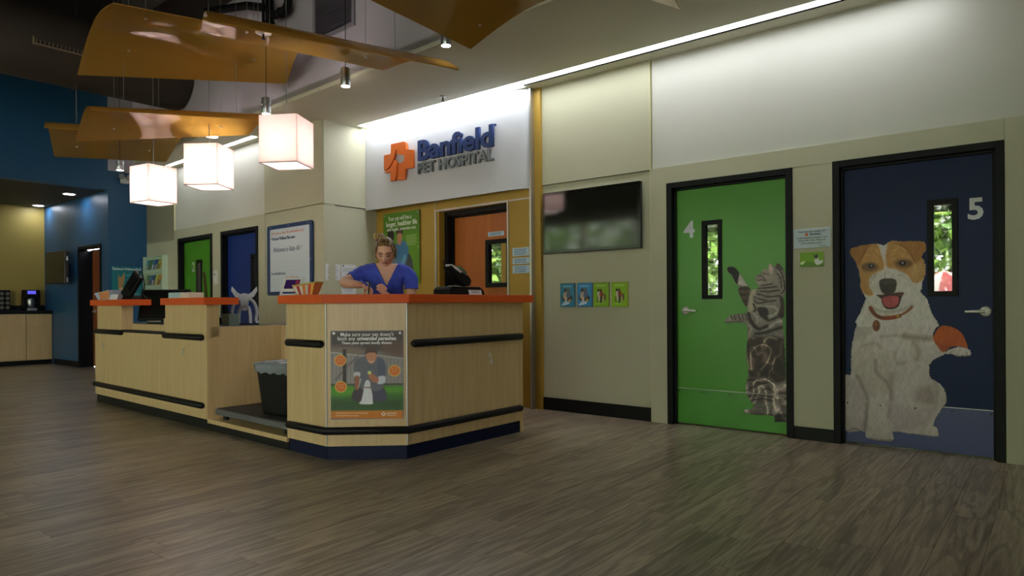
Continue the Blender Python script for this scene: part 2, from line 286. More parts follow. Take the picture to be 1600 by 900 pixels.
# ------------------------------------------------------------------ printed pictures (metres on their surfaces)
DOG=[
('p',[(-1.1244,1.0301),(-1.1624,0.9006),(-1.1899,0.7821),(-1.2034,0.6752),(-1.2041,0.5568),(-1.2129,0.5208),(-1.2511,0.5065),(-1.2555,0.3157),(-1.2474,0.1974),(-1.2457,0.1143),(-1.2208,0.0815),(-1.1615,0.0943),(-1.1084,0.0945),(-1.1034,0.0542),(-1.0252,0.0405),(-0.9181,0.0538),(-0.9228,0.116),(-0.853,0.1184),(-0.7747,0.1163),(-0.6603,0.1133),(-0.6368,0.1326),(-0.6505,0.1806),(-0.6692,0.2061),(-0.6218,0.3155),(-0.5891,0.3732),(-0.6026,0.4487),(-0.6395,0.501),(-0.6864,0.531),(-0.6937,0.5859),(-0.6811,0.642),(-0.6013,0.6952),(-0.5645,0.7022),(-0.5281,0.6843),(-0.4562,0.6939),(-0.4454,0.718),(-0.4604,0.7442),(-0.5096,0.7586),(-0.5642,0.7436),(-0.6104,0.7222),(-0.6661,0.8084),(-0.6563,0.8748),(-0.6328,0.9028),(-0.6653,0.963),(-0.6933,1.0293),(-0.7503,1.0964),(-0.9476,1.1329),(-1.0818,1.0999)],(220,217,208),0.006,1,1,1),
('p',[(-1.2009,0.7344),(-1.1257,0.7957),(-0.9904,0.7648),(-0.9199,0.6529),(-0.9312,0.4352),(-1.0753,0.3778),(-1.1698,0.5234)],(214,206,190),0.03,0.6,1,0),
('p',[(-1.2511,0.5065),(-1.1915,0.4866),(-1.1278,0.4205),(-1.0967,0.3061),(-1.1083,0.1062),(-1.2208,0.0815),(-1.2474,0.1974)],(200,190,188),0.02,0.7,1,0),
('s',[(-1.1592,0.5123),(-1.1172,0.4213),(-1.0913,0.3299),(-1.1083,0.1179)],0.016,(128,112,104),0.014,0.7),
('s',[(-1.0375,0.6359),(-1.0276,0.5437),(-0.9613,0.4788),(-0.9365,0.389),(-0.9525,0.2272)],0.014,(140,126,116),0.012,0.65),
('s',[(-0.9306,0.5381),(-0.9312,0.4352),(-0.9215,0.356)],0.02,(150,134,124),0.02,0.6),
('p',[(-0.952,0.3304),(-0.8323,0.3071),(-0.6592,0.3231),(-0.6976,0.2086),(-0.7842,0.1657),(-0.9228,0.1274)],(196,184,184),0.03,0.7,1,0),
('p',[(-0.7633,0.4477),(-0.6962,0.4749),(-0.6587,0.4114),(-0.6685,0.3443),(-0.735,0.3383),(-0.7831,0.3677)],(170,154,146),0.03,0.7,1,0),
('s',[(-0.6864,0.5254),(-0.6583,0.4886),(-0.6475,0.4123),(-0.6592,0.3231)],0.016,(176,162,150),0.014,0.6),
('s',[(-0.8493,0.8203),(-0.7711,0.8111),(-0.6944,0.8076)],0.034,(142,130,110),0.018,0.75),
('s',[(-0.781,0.7716),(-0.7619,0.7162),(-0.7719,0.6599)],0.03,(160,142,120),0.02,0.6),
('s',[(-1.0004,0.8107),(-0.909,0.8245),(-0.8296,0.8151)],0.016,(164,152,134),0.014,0.6),
('s',[(-1.126,0.7371),(-1.042,0.7632),(-1.0008,0.7299)],0.012,(170,158,142),0.012,0.6),
('s',[(-0.9096,0.699),(-0.89,0.6202),(-0.8305,0.6345)],0.014,(166,150,134),0.014,0.6),
('p',[(-1.1993,1.0302),(-1.1243,1.0535),(-1.0514,0.937),(-1.0834,0.8202),(-1.1683,0.7945)],(178,172,156),0.03,0.5,1,0),
('s',[(-0.9028,0.1069),(-0.7845,0.1118),(-0.6603,0.1133)],0.008,(110,98,100),0.008,0.7),
('s',[(-1.2208,0.0934),(-1.1828,0.1154),(-1.1401,0.1026)],0.008,(110,74,58),0.006,0.7),
('s',[(-1.0771,0.0574),(-1.0148,0.0476),(-0.9332,0.0576)],0.007,(120,86,70),0.006,0.7),
('s',[(-0.5737,0.6964),(-0.5281,0.6875),(-0.474,0.6931)],0.008,(92,72,54),0.006,0.8),
('s',[(-0.5644,0.7131),(-0.5608,0.6915)],0.004,(112,96,76),0.003,0.7),
('s',[(-0.5325,0.7036),(-0.529,0.682)],0.004,(112,96,76),0.003,0.7),
('s',[(-0.5009,0.7049),(-0.4974,0.6835)],0.004,(112,96,76),0.003,0.7),
('s',[(-0.4739,0.7168),(-0.4704,0.6954)],0.004,(112,96,76),0.003,0.7),
('p',[(-0.6707,0.8193),(-0.6469,0.875),(-0.6095,0.9031),(-0.5452,0.8878),(-0.5001,0.8508),(-0.4779,0.7974),(-0.4684,0.7472),(-0.5096,0.7586),(-0.5642,0.7502),(-0.6105,0.7156),(-0.6429,0.754),(-0.6662,0.7918)],(205,98,24),0.003,1,1,0),
('p',[(-0.6567,0.7921),(-0.6195,0.7658),(-0.5641,0.7676),(-0.5642,0.7502),(-0.6105,0.7156),(-0.6429,0.754)],(168,74,18),0.016,0.7,1,0),
('p',[(-1.2068,1.4499),(-1.1929,1.4754),(-1.1248,1.4939),(-1.0579,1.4995),(-1.0248,1.5026),(-0.9921,1.4933),(-0.9726,1.4899),(-0.9467,1.5087),(-0.9145,1.5154),(-0.8637,1.5093),(-0.7641,1.5029),(-0.7214,1.4945),(-0.7081,1.4689),(-0.7126,1.4303),(-0.7341,1.389),(-0.7191,1.3529),(-0.7115,1.296),(-0.7196,1.2468),(-0.732,1.1975),(-0.7353,1.1622),(-0.7415,1.1339),(-0.7053,1.091),(-0.6816,0.9922),(-0.6822,0.8936),(-0.9178,0.9043),(-1.162,0.8858),(-1.1275,1.0057),(-1.1003,1.0503),(-1.1067,1.1098),(-1.1234,1.1398),(-1.1366,1.1848),(-1.1363,1.2371),(-1.1461,1.3046),(-1.1595,1.3425),(-1.1729,1.3805),(-1.1967,1.4155)],(224,224,214),0.005,1,1,1),
('p',[(-1.2068,1.4499),(-1.1929,1.4754),(-1.1248,1.4939),(-1.0579,1.4995),(-1.0248,1.5026),(-1.0085,1.4833),(-0.999,1.4387),(-0.9862,1.3867),(-0.9734,1.3422),(-0.9801,1.3059),(-1.0063,1.2959),(-1.0525,1.268),(-1.0726,1.2353),(-1.0696,1.1834),(-1.0466,1.1386),(-1.06,1.1167),(-1.0999,1.1246),(-1.1234,1.1398),(-1.1366,1.1848),(-1.1363,1.2371),(-1.1461,1.3046),(-1.1595,1.3425),(-1.1729,1.3805),(-1.1967,1.4155)],(200,152,82),0.008,1,1,1),
('p',[(-0.9566,1.4656),(-0.9467,1.5014),(-0.9145,1.5154),(-0.8637,1.5093),(-0.7641,1.5029),(-0.7214,1.4945),(-0.7081,1.4689),(-0.7126,1.4303),(-0.7341,1.389),(-0.7191,1.3529),(-0.7115,1.296),(-0.7196,1.2468),(-0.7472,1.2121),(-0.7904,1.2061),(-0.8088,1.2352),(-0.8336,1.2646),(-0.8712,1.2875),(-0.9156,1.3108),(-0.9541,1.3196),(-0.9636,1.3637),(-0.9666,1.415)],(200,152,82),0.008,1,1,1),
('p',[(-1.2068,1.4499),(-1.1929,1.4754),(-1.1248,1.4939),(-1.0645,1.4977),(-1.0982,1.444),(-1.1321,1.3862),(-1.1595,1.35),(-1.1967,1.4155)],(172,118,54),0.008,0.9,1,0),
('p',[(-0.8765,1.4971),(-0.8012,1.5031),(-0.7214,1.4945),(-0.7081,1.4689),(-0.7126,1.4303),(-0.7464,1.3683),(-0.7711,1.3409),(-0.8017,1.4066),(-0.8326,1.4513)],(176,122,56),0.008,0.9,1,0),
('s',[(-1.0914,1.4659),(-1.1185,1.4079),(-1.1459,1.342)],0.006,(112,70,30),0.006,0.7),
('s',[(-0.8326,1.4513),(-0.7956,1.392),(-0.7712,1.3338)],0.006,(112,70,30),0.006,0.7),
('s',[(-0.9019,1.4987),(-0.8639,1.4783),(-0.8264,1.4437)],0.006,(112,70,30),0.006,0.7),
('s',[(-1.0847,1.4581),(-1.0382,1.4629),(-1.0056,1.417)],0.007,(214,176,112),0.005,0.75),
('s',[(-1.0983,1.4143),(-1.0517,1.4194),(-0.9993,1.3727)],0.007,(214,176,112),0.005,0.75),
('s',[(-1.1188,1.3632),(-1.0651,1.3904),(-1.0125,1.3659)],0.007,(214,176,112),0.005,0.75),
('s',[(-0.9278,1.4348),(-0.8766,1.461),(-0.8265,1.4366)],0.007,(214,176,112),0.005,0.75),
('s',[(-0.9344,1.4061),(-0.8768,1.4249),(-0.808,1.3855)],0.007,(214,176,112),0.005,0.75),
('s',[(-0.9281,1.3767),(-0.8643,1.4026),(-0.8019,1.3637)],0.007,(214,176,112),0.005,0.75),
('p',[(-0.8021,1.3351),(-0.7465,1.347),(-0.7224,1.2964),(-0.7349,1.2331),(-0.7903,1.2204),(-0.8086,1.2781)],(206,170,110),0.02,0.7,1,0),
('p',[(-1.0127,1.3255),(-1.0146,1.3168),(-1.0202,1.3089),(-1.0292,1.3022),(-1.0408,1.2972),(-1.0544,1.2943),(-1.069,1.2937),(-1.0836,1.2953),(-1.0973,1.2992),(-1.1091,1.3051),(-1.1181,1.3125),(-1.1238,1.321),(-1.1257,1.3299),(-1.1237,1.3387),(-1.1179,1.3468),(-1.1088,1.3535),(-1.097,1.3584),(-1.0833,1.3612),(-1.0686,1.3617),(-1.054,1.36),(-1.0405,1.356),(-1.0289,1.3501),(-1.0201,1.3427),(-1.0145,1.3343)],(104,76,46),0.016,0.8,0,0),
('p',[(-0.7927,1.3419),(-0.7947,1.3338),(-0.8003,1.3265),(-0.8092,1.3203),(-0.8208,1.3157),(-0.8344,1.3131),(-0.849,1.3126),(-0.8637,1.3142),(-0.8774,1.3179),(-0.8892,1.3235),(-0.8983,1.3304),(-0.9039,1.3383),(-0.9059,1.3467),(-0.9039,1.3548),(-0.8981,1.3623),(-0.889,1.3685),(-0.8771,1.373),(-0.8634,1.3755),(-0.8487,1.3759),(-0.8341,1.3741),(-0.8206,1.3704),(-0.809,1.3648),(-0.8001,1.3579),(-0.7946,1.3501)],(104,74,42),0.016,0.8,0,0),
('p',[(-1.0376,1.3361),(-1.0384,1.3315),(-1.0407,1.3273),(-1.0443,1.3238),(-1.0489,1.3212),(-1.0544,1.3196),(-1.0602,1.3192),(-1.066,1.3201),(-1.0715,1.3221),(-1.0761,1.3251),(-1.0797,1.3289),(-1.082,1.3333),(-1.0827,1.3379),(-1.0819,1.3425),(-1.0796,1.3467),(-1.076,1.3502),(-1.0713,1.3528),(-1.0658,1.3544),(-1.06,1.3547),(-1.0542,1.3539),(-1.0488,1.3519),(-1.0441,1.3489),(-1.0406,1.345),(-1.0383,1.3407)],(30,24,20),0.005,1,0,0),
('p',[(-0.8332,1.3479),(-0.834,1.3431),(-0.8364,1.3387),(-0.8402,1.335),(-0.8452,1.3322),(-0.8509,1.3306),(-0.8571,1.3302),(-0.8633,1.3311),(-0.8691,1.3332),(-0.8741,1.3364),(-0.8779,1.3404),(-0.8802,1.3451),(-0.881,1.35),(-0.8802,1.3548),(-0.8778,1.3592),(-0.8739,1.3629),(-0.8689,1.3657),(-0.8631,1.3673),(-0.8569,1.3676),(-0.8508,1.3667),(-0.845,1.3646),(-0.8401,1.3614),(-0.8363,1.3574),(-0.834,1.3528)],(30,24,20),0.005,1,0,0),
('p',[(-1.0528,1.3389),(-1.053,1.3376),(-1.0534,1.3363),(-1.0542,1.3353),(-1.0551,1.3345),(-1.0563,1.334),(-1.0575,1.3339),(-1.0587,1.3341),(-1.0598,1.3347),(-1.0607,1.3356),(-1.0615,1.3367),(-1.0619,1.3379),(-1.0621,1.3393),(-1.0619,1.3406),(-1.0614,1.3418),(-1.0607,1.3429),(-1.0597,1.3437),(-1.0586,1.3441),(-1.0574,1.3443),(-1.0562,1.344),(-1.0551,1.3435),(-1.0541,1.3426),(-1.0534,1.3415),(-1.0529,1.3402)],(235,235,230),0.001,1,0,0),
('p',[(-0.8507,1.3508),(-0.8509,1.3493),(-0.8514,1.348),(-0.8522,1.3468),(-0.8533,1.3459),(-0.8545,1.3454),(-0.8558,1.3453),(-0.8571,1.3455),(-0.8583,1.3461),(-0.8594,1.3471),(-0.8601,1.3483),(-0.8606,1.3497),(-0.8608,1.3512),(-0.8606,1.3527),(-0.8601,1.3541),(-0.8593,1.3553),(-0.8583,1.3561),(-0.857,1.3566),(-0.8557,1.3568),(-0.8544,1.3565),(-0.8532,1.3559),(-0.8522,1.3549),(-0.8514,1.3537),(-0.8509,1.3523)],(235,235,230),0.001,1,0,0),
('p',[(-0.9736,1.3057),(-0.9157,1.3035),(-0.8399,1.2648),(-0.8089,1.2137),(-0.8281,1.1352),(-0.8911,1.1254),(-1.0072,1.1197),(-1.0598,1.1536),(-1.0761,1.2132),(-1.0592,1.2571),(-1.0063,1.2922)],(222,220,206),0.012,0.9,1,1),
('s',[(-1.0394,1.2565),(-1.0593,1.2349),(-1.0695,1.2056)],0.004,(150,146,132),0.004,0.7),
('s',[(-1.0261,1.2708),(-1.0592,1.2571),(-1.0793,1.2355)],0.004,(150,146,132),0.004,0.7),
('s',[(-0.8904,1.2592),(-0.8525,1.258),(-0.8276,1.2285)],0.004,(150,146,132),0.004,0.7),
('s',[(-0.9672,1.2908),(-0.9706,1.2617),(-0.9675,1.2397)],0.004,(150,146,132),0.004,0.7),
('p',[(-1.008,1.2152),(-0.9936,1.2346),(-0.9546,1.2408),(-0.9097,1.2337),(-0.8958,1.2087),(-0.8998,1.1653),(-0.9166,1.1308),(-0.9552,1.1212),(-0.9876,1.1363),(-1.0037,1.1747)],(58,50,44),0.005,1,1,0),
('p',[(-0.9936,1.2258),(-0.9546,1.2335),(-0.9097,1.225),(-0.9034,1.2016),(-0.9484,1.1954),(-0.9937,1.2001)],(86,76,66),0.008,0.7,1,0),
('p',[(-1.0269,1.1199),(-0.9942,1.1217),(-0.9423,1.1283),(-0.8847,1.1361),(-0.8481,1.1341),(-0.8647,1.0998),(-0.8737,1.0638),(-0.8904,1.0291),(-0.93,1.0147),(-0.9687,1.022),(-0.9893,1.0571),(-0.9976,1.0939)],(64,34,28),0.003,1,1,0),
('p',[(-0.991,1.0953),(-0.9488,1.1109),(-0.8912,1.1102),(-0.8825,1.0783),(-0.8941,1.0422),(-0.93,1.0263),(-0.9686,1.0366),(-0.9847,1.0681)],(196,92,92),0.004,1,1,0),
('s',[(-0.936,1.1005),(-0.933,1.0641),(-0.9331,1.035)],0.004,(150,60,64),0.004,0.8),
('s',[(-0.8816,1.1216),(-0.8658,1.1178),(-0.8519,1.1313)],0.006,(170,84,80),0.004,0.9),
('s',[(-1.0604,1.0353),(-1.0079,1.0022),(-0.943,0.995),(-0.8664,1.0096),(-0.8036,1.0419)],0.014,(168,160,142),0.012,0.7),
('s',[(-1.0671,1.0243),(-1.0376,0.9763),(-0.9951,0.9509),(-0.9304,0.9514),(-0.8793,0.9663)],0.026,(150,62,22),0.003,1),
('s',[(-0.8793,0.9663),(-0.8351,0.9953),(-0.7975,1.0311)],0.016,(150,74,40),0.003,0.85),
('s',[(-1.0606,1.0058),(-1.0278,0.969),(-0.9886,0.9531)],0.018,(92,50,26),0.006,0.8),
('s',[(-0.982,0.9656),(-0.9303,0.9659),(-0.8919,0.9734)],0.006,(196,104,46),0.003,0.9),
('p',[(-0.8799,0.9663),(-0.8802,0.9629),(-0.8811,0.9598),(-0.8826,0.9571),(-0.8844,0.955),(-0.8866,0.9537),(-0.8889,0.9532),(-0.8912,0.9536),(-0.8933,0.9549),(-0.8951,0.957),(-0.8965,0.9596),(-0.8974,0.9628),(-0.8977,0.9662),(-0.8974,0.9695),(-0.8965,0.9727),(-0.895,0.9754),(-0.8932,0.9775),(-0.891,0.9788),(-0.8887,0.9792),(-0.8864,0.9788),(-0.8843,0.9775),(-0.8825,0.9755),(-0.8811,0.9728),(-0.8802,0.9696)],(196,160,70),0.003,1,0,0),
('p',[(-1.0041,0.8937),(-1.005,0.8829),(-1.0075,0.8728),(-1.0115,0.8641),(-1.0166,0.8574),(-1.0226,0.8532),(-1.029,0.8516),(-1.0355,0.8529),(-1.0414,0.8569),(-1.0466,0.8635),(-1.0505,0.872),(-1.0529,0.8821),(-1.0537,0.8929),(-1.0528,0.9037),(-1.0503,0.9138),(-1.0463,0.9225),(-1.0411,0.9292),(-1.035,0.9335),(-1.0286,0.935),(-1.0222,0.9336),(-1.0162,0.9295),(-1.0111,0.923),(-1.0073,0.9144),(-1.0048,0.9044)],(120,70,28),0.004,1,0,0),
('p',[(-1.0236,0.9084),(-1.0239,0.9036),(-1.0249,0.8991),(-1.0264,0.8953),(-1.0283,0.8923),(-1.0306,0.8904),(-1.033,0.8897),(-1.0354,0.8903),(-1.0376,0.8922),(-1.0395,0.8951),(-1.041,0.8989),(-1.0419,0.9033),(-1.0422,0.9081),(-1.0419,0.913),(-1.0409,0.9174),(-1.0394,0.9213),(-1.0375,0.9243),(-1.0352,0.9261),(-1.0328,0.9268),(-1.0304,0.9262),(-1.0281,0.9244),(-1.0262,0.9215),(-1.0248,0.9176),(-1.0239,0.9132)],(168,110,56),0.004,0.8,0,0),
]
CAT=[
('p',[(-1.9221,1.2819),(-1.9069,1.2966),(-1.8767,1.307),(-1.8616,1.333),(-1.8392,1.3472),(-1.8169,1.3426),(-1.8078,1.3836),(-1.7945,1.3883),(-1.7727,1.3634),(-1.7507,1.3737),(-1.7397,1.3882),(-1.7144,1.3759),(-1.693,1.338),(-1.6754,1.2929),(-1.6672,1.2335),(-1.6677,1.1448),(-1.6929,1.1267),(-1.6819,1.0414),(-1.6845,0.9673),(-1.699,0.9376),(-1.6959,0.8634),(-1.6856,0.7747),(-1.6864,0.7489),(-1.682,0.655),(-1.6761,0.5443),(-1.6728,0.3993),(-1.6745,0.1089),(-1.7705,0.0987),(-1.7703,0.1419),(-1.7871,0.1488),(-1.9336,0.1429),(-2.0175,0.1524),(-2.0236,0.1767),(-1.9508,0.1985),(-1.9331,0.2222),(-1.9593,0.2463),(-1.9768,0.2713),(-1.9987,0.3137),(-2.0027,0.3843),(-1.9845,0.4653),(-1.9797,0.5275),(-1.9969,0.6151),(-1.9963,0.7038),(-1.9844,0.7661),(-1.9862,0.7816),(-1.9894,0.8889),(-2.0864,0.9069),(-2.1738,0.8925),(-2.1816,0.9237),(-2.1415,0.9569),(-2.086,0.9767),(-1.9849,0.9871),(-1.9809,1.0231),(-2.0,1.0362),(-2.0306,1.0887),(-2.0575,1.1507),(-2.0611,1.2049),(-2.0843,1.2442),(-2.1077,1.2914),(-2.1471,1.3316),(-2.1549,1.3593),(-2.1349,1.3756),(-2.0914,1.3685),(-2.0564,1.3323),(-2.0371,1.3046),(-1.9835,1.2186),(-1.9531,1.1759),(-1.9,1.1863),(-1.8848,1.205),(-1.9148,1.2322),(-1.9222,1.2629)],(142,135,126),0.0035,1,0,2),
('p',[(-2.1549,1.3593),(-2.1349,1.3756),(-2.0914,1.3685),(-2.0564,1.3323),(-2.045,1.2817),(-2.0648,1.2282),(-2.0883,1.2443),(-2.1155,1.2994),(-2.1487,1.3317)],(38,33,31),0.006,1,1,0),
('p',[(-2.0487,1.305),(-2.0332,1.3007),(-1.9797,1.2147),(-2.0067,1.2114),(-2.0609,1.2281)],(202,196,184),0.008,0.9,1,0),
('p',[(-2.0573,1.1894),(-2.0067,1.2037),(-1.9607,1.1875),(-1.9687,1.1341),(-1.9846,1.0423),(-2.0076,1.05),(-2.0536,1.1429)],(72,60,52),0.006,1,1,0),
('s',[(-2.0496,1.166),(-2.007,1.1576),(-1.9685,1.1647)],0.008,(140,124,106),0.008,0.8),
('s',[(-2.0344,1.1118),(-1.9996,1.1114),(-1.9765,1.1112)],0.008,(140,124,106),0.008,0.8),
('p',[(-1.9455,1.1719),(-1.9075,1.1864),(-1.9307,1.1107),(-1.939,0.9964),(-1.9772,0.9963),(-1.9768,1.0576)],(190,178,152),0.008,0.9,1,0),
('p',[(-1.9183,1.278),(-1.8842,1.3073),(-1.8541,1.3365),(-1.8169,1.3426),(-1.7512,1.2954),(-1.7443,1.2206),(-1.8251,1.2225),(-1.8848,1.2087),(-1.9148,1.2322)],(166,154,138),0.008,0.9,1,0),
('p',[(-1.8132,1.3425),(-1.8056,1.3813),(-1.7931,1.3867),(-1.7691,1.3408),(-1.7804,1.2963),(-1.8024,1.312)],(196,176,164),0.004,1,1,0),
('p',[(-1.7507,1.37),(-1.7361,1.3858),(-1.7145,1.3722),(-1.6931,1.3306),(-1.7147,1.3313)],(92,80,72),0.004,1,1,0),
('s',[(-1.8994,1.2888),(-1.8619,1.2838),(-1.8323,1.2453)],0.006,(38,33,31),0.004,0.9),
('s',[(-1.9147,1.2588),(-1.8921,1.2468),(-1.8695,1.2576),(-1.8472,1.2457)],0.005,(38,33,31),0.004,0.9),
('s',[(-1.8767,1.307),(-1.8394,1.3058),(-1.8098,1.2973)],0.004,(38,33,31),0.004,0.9),
('s',[(-1.8698,1.2084),(-1.8251,1.215),(-1.7808,1.2214)],0.007,(38,33,31),0.004,0.9),
('s',[(-1.8925,1.1862),(-1.8253,1.1886),(-1.7445,1.1982)],0.008,(38,33,31),0.004,0.9),
('s',[(-1.8776,1.1631),(-1.8107,1.1583),(-1.7229,1.168)],0.009,(38,33,31),0.004,0.9),
('s',[(-1.9154,1.141),(-1.8703,1.1328),(-1.8109,1.1169),(-1.7232,1.1233)],0.009,(38,33,31),0.004,0.9),
('s',[(-1.9231,1.1182),(-1.878,1.095),(-1.8259,1.087)],0.009,(38,33,31),0.004,0.9),
('s',[(-1.9309,1.0878),(-1.8932,1.0648),(-1.8408,1.072),(-1.7524,1.0864)],0.009,(38,33,31),0.004,0.9),
('s',[(-1.9348,1.0574),(-1.9162,1.0117),(-1.9391,0.9888)],0.012,(38,33,31),0.004,0.9),
('s',[(-1.7508,1.3551),(-1.7076,1.3088),(-1.6865,1.234)],0.008,(38,33,31),0.004,0.9),
('s',[(-1.7439,1.3026),(-1.7151,1.2645),(-1.7084,1.1826)],0.006,(38,33,31),0.004,0.9),
('s',[(-1.6865,1.234),(-1.6832,1.1747),(-1.7086,1.1454)],0.01,(38,33,31),0.004,0.9),
('s',[(-1.9072,1.251),(-1.8884,1.2316),(-1.8622,1.2385)],0.008,(214,206,194),0.005,0.9),
('p',[(-1.7232,1.1233),(-1.6838,1.0858),(-1.6823,0.9673),(-1.7098,0.9375),(-1.7385,0.9819),(-1.7164,1.0415)],(56,46,42),0.012,0.9,1,0),
('p',[(-1.901,1.0268),(-1.841,1.0419),(-1.8117,0.9816),(-1.8195,0.9214),(-1.8714,0.9511),(-1.8937,0.9889)],(38,33,31),0.01,0.9,1,0),
('s',[(-1.9009,1.042),(-1.841,1.0381),(-1.7673,1.0342),(-1.7384,0.9968),(-1.7824,0.9668),(-1.8119,0.9591)],0.014,(202,196,184),0.008,0.85),
('s',[(-1.9391,0.9888),(-1.909,0.9509),(-1.9017,0.9053)],0.012,(202,196,184),0.008,0.85),
('s',[(-1.872,0.8452),(-1.8124,0.8689),(-1.7535,0.9072),(-1.7172,0.9151)],0.018,(202,196,184),0.008,0.85),
('s',[(-1.9304,1.164),(-1.908,1.1181)],0.008,(202,196,184),0.008,0.85),
('s',[(-1.9735,0.9772),(-1.9622,0.9352),(-1.9321,0.8821),(-1.887,0.8525),(-1.8271,0.8762)],0.026,(38,33,31),0.008,0.9),
('s',[(-1.8121,0.9215),(-1.7533,0.9445),(-1.7096,0.9672)],0.016,(38,33,31),0.008,0.9),
('s',[(-1.9174,0.8138),(-1.8423,0.8231),(-1.7538,0.8549),(-1.6994,0.8708)],0.02,(38,33,31),0.008,0.9),
('s',[(-1.9861,0.7969),(-1.948,0.775)],0.014,(38,33,31),0.008,0.9),
('s',[(-2.1255,0.9726),(-2.1115,0.926)],0.006,(38,33,31),0.004,0.85),
('s',[(-2.0978,0.9727),(-2.084,0.9263)],0.006,(38,33,31),0.004,0.85),
('s',[(-2.0586,0.9729),(-2.0448,0.9267)],0.006,(38,33,31),0.004,0.85),
('s',[(-2.0275,0.9731),(-2.0138,0.927)],0.006,(38,33,31),0.004,0.85),
('s',[(-2.0004,0.9732),(-1.9868,0.9273)],0.006,(38,33,31),0.004,0.85),
('s',[(-2.1738,0.898),(-2.1022,0.909),(-2.0395,0.9075)],0.006,(38,33,31),0.005,0.8),
('p',[(-1.9827,0.7662),(-1.683,0.7746),(-1.6764,0.4845),(-1.7518,0.4195),(-1.8537,0.4386),(-1.9756,0.4658),(-1.9881,0.6067)],(58,47,42),0.02,0.85,1,0),
('s',[(-1.9533,0.5157),(-1.9589,0.5992),(-1.9524,0.6612),(-1.9127,0.7067),(-1.852,0.7245),(-1.7966,0.6935),(-1.8012,0.6413),(-1.8271,0.5794),(-1.8747,0.5202)],0.011,(166,152,132),0.006,0.85),
('s',[(-1.8475,0.7526),(-1.8088,0.7884),(-1.7497,0.7727)],0.018,(166,152,132),0.006,0.85),
('s',[(-1.9736,0.7929),(-1.9298,0.7721)],0.014,(166,152,132),0.006,0.85),
('s',[(-1.9938,0.6861),(-1.9881,0.6067),(-1.977,0.5276)],0.008,(166,152,132),0.006,0.85),
('s',[(-1.7766,0.4955),(-1.7804,0.5644),(-1.7607,0.6129)],0.006,(166,152,132),0.006,0.85),
('s',[(-1.8108,0.4587),(-1.8062,0.5024),(-1.7848,0.5383)],0.008,(166,152,132),0.006,0.85),
('p',[(-2.0024,0.4464),(-1.7853,0.4517),(-1.7522,0.3419),(-1.7864,0.27),(-1.9593,0.2463),(-1.9987,0.3137)],(120,106,100),0.012,0.8,1,0),
('s',[(-1.9936,0.4204),(-1.9406,0.4328),(-1.8885,0.4012)],0.012,(38,33,31),0.006,0.9),
('s',[(-1.9941,0.3407),(-1.9234,0.3812),(-1.8538,0.4124),(-1.7855,0.4258)],0.01,(38,33,31),0.006,0.9),
('s',[(-1.9767,0.2889),(-1.9064,0.3123),(-1.8373,0.3091),(-1.7777,0.3053)],0.008,(38,33,31),0.006,0.9),
('s',[(-1.9416,0.2654),(-1.8632,0.2808),(-1.7864,0.27)],0.01,(38,33,31),0.006,0.9),
('s',[(-1.8628,0.3507),(-1.8198,0.3713),(-1.7775,0.3399)],0.01,(38,33,31),0.006,0.9),
('s',[(-1.9408,0.4064),(-1.8882,0.445),(-1.8365,0.4397)],0.007,(186,174,166),0.004,0.85),
('s',[(-1.9766,0.3155),(-1.8886,0.375),(-1.8281,0.4055)],0.005,(186,174,166),0.004,0.85),
('s',[(-1.8889,0.3312),(-1.8714,0.3588),(-1.8286,0.3359)],0.005,(186,174,166),0.004,0.85),
('s',[(-1.9984,0.3758),(-1.9849,0.3945)],0.008,(186,174,166),0.004,0.85),
('s',[(-1.8194,0.4321),(-1.7771,0.4091),(-1.7647,0.3754)],0.006,(186,174,166),0.004,0.85),
('p',[(-1.7436,0.377),(-1.6729,0.3823),(-1.6742,0.1602),(-1.7533,0.1609),(-1.7401,0.274)],(104,92,90),0.012,0.8,1,0),
('s',[(-1.7396,0.3429),(-1.6773,0.3375)],0.007,(60,50,50),0.005,0.8),
('s',[(-1.74,0.2912),(-1.6776,0.2862)],0.007,(60,50,50),0.005,0.8),
('s',[(-1.7403,0.2396),(-1.6779,0.235)],0.007,(60,50,50),0.005,0.8),
('s',[(-1.7395,0.3601),(-1.7441,0.2909),(-1.7362,0.2228),(-1.7532,0.1867)],0.008,(176,164,168),0.006,0.8),
('s',[(-2.0175,0.1568),(-1.9511,0.15),(-1.8727,0.1507),(-1.7871,0.1575)],0.012,(60,50,48),0.006,0.8),
('s',[(-2.0129,0.175),(-1.9509,0.1897),(-1.8982,0.2166)],0.008,(170,156,160),0.006,0.8),
('p',[(-1.7659,0.1596),(-1.6741,0.173),(-1.6745,0.1089),(-1.7705,0.1004)],(52,44,44),0.008,0.9,1,0),
]
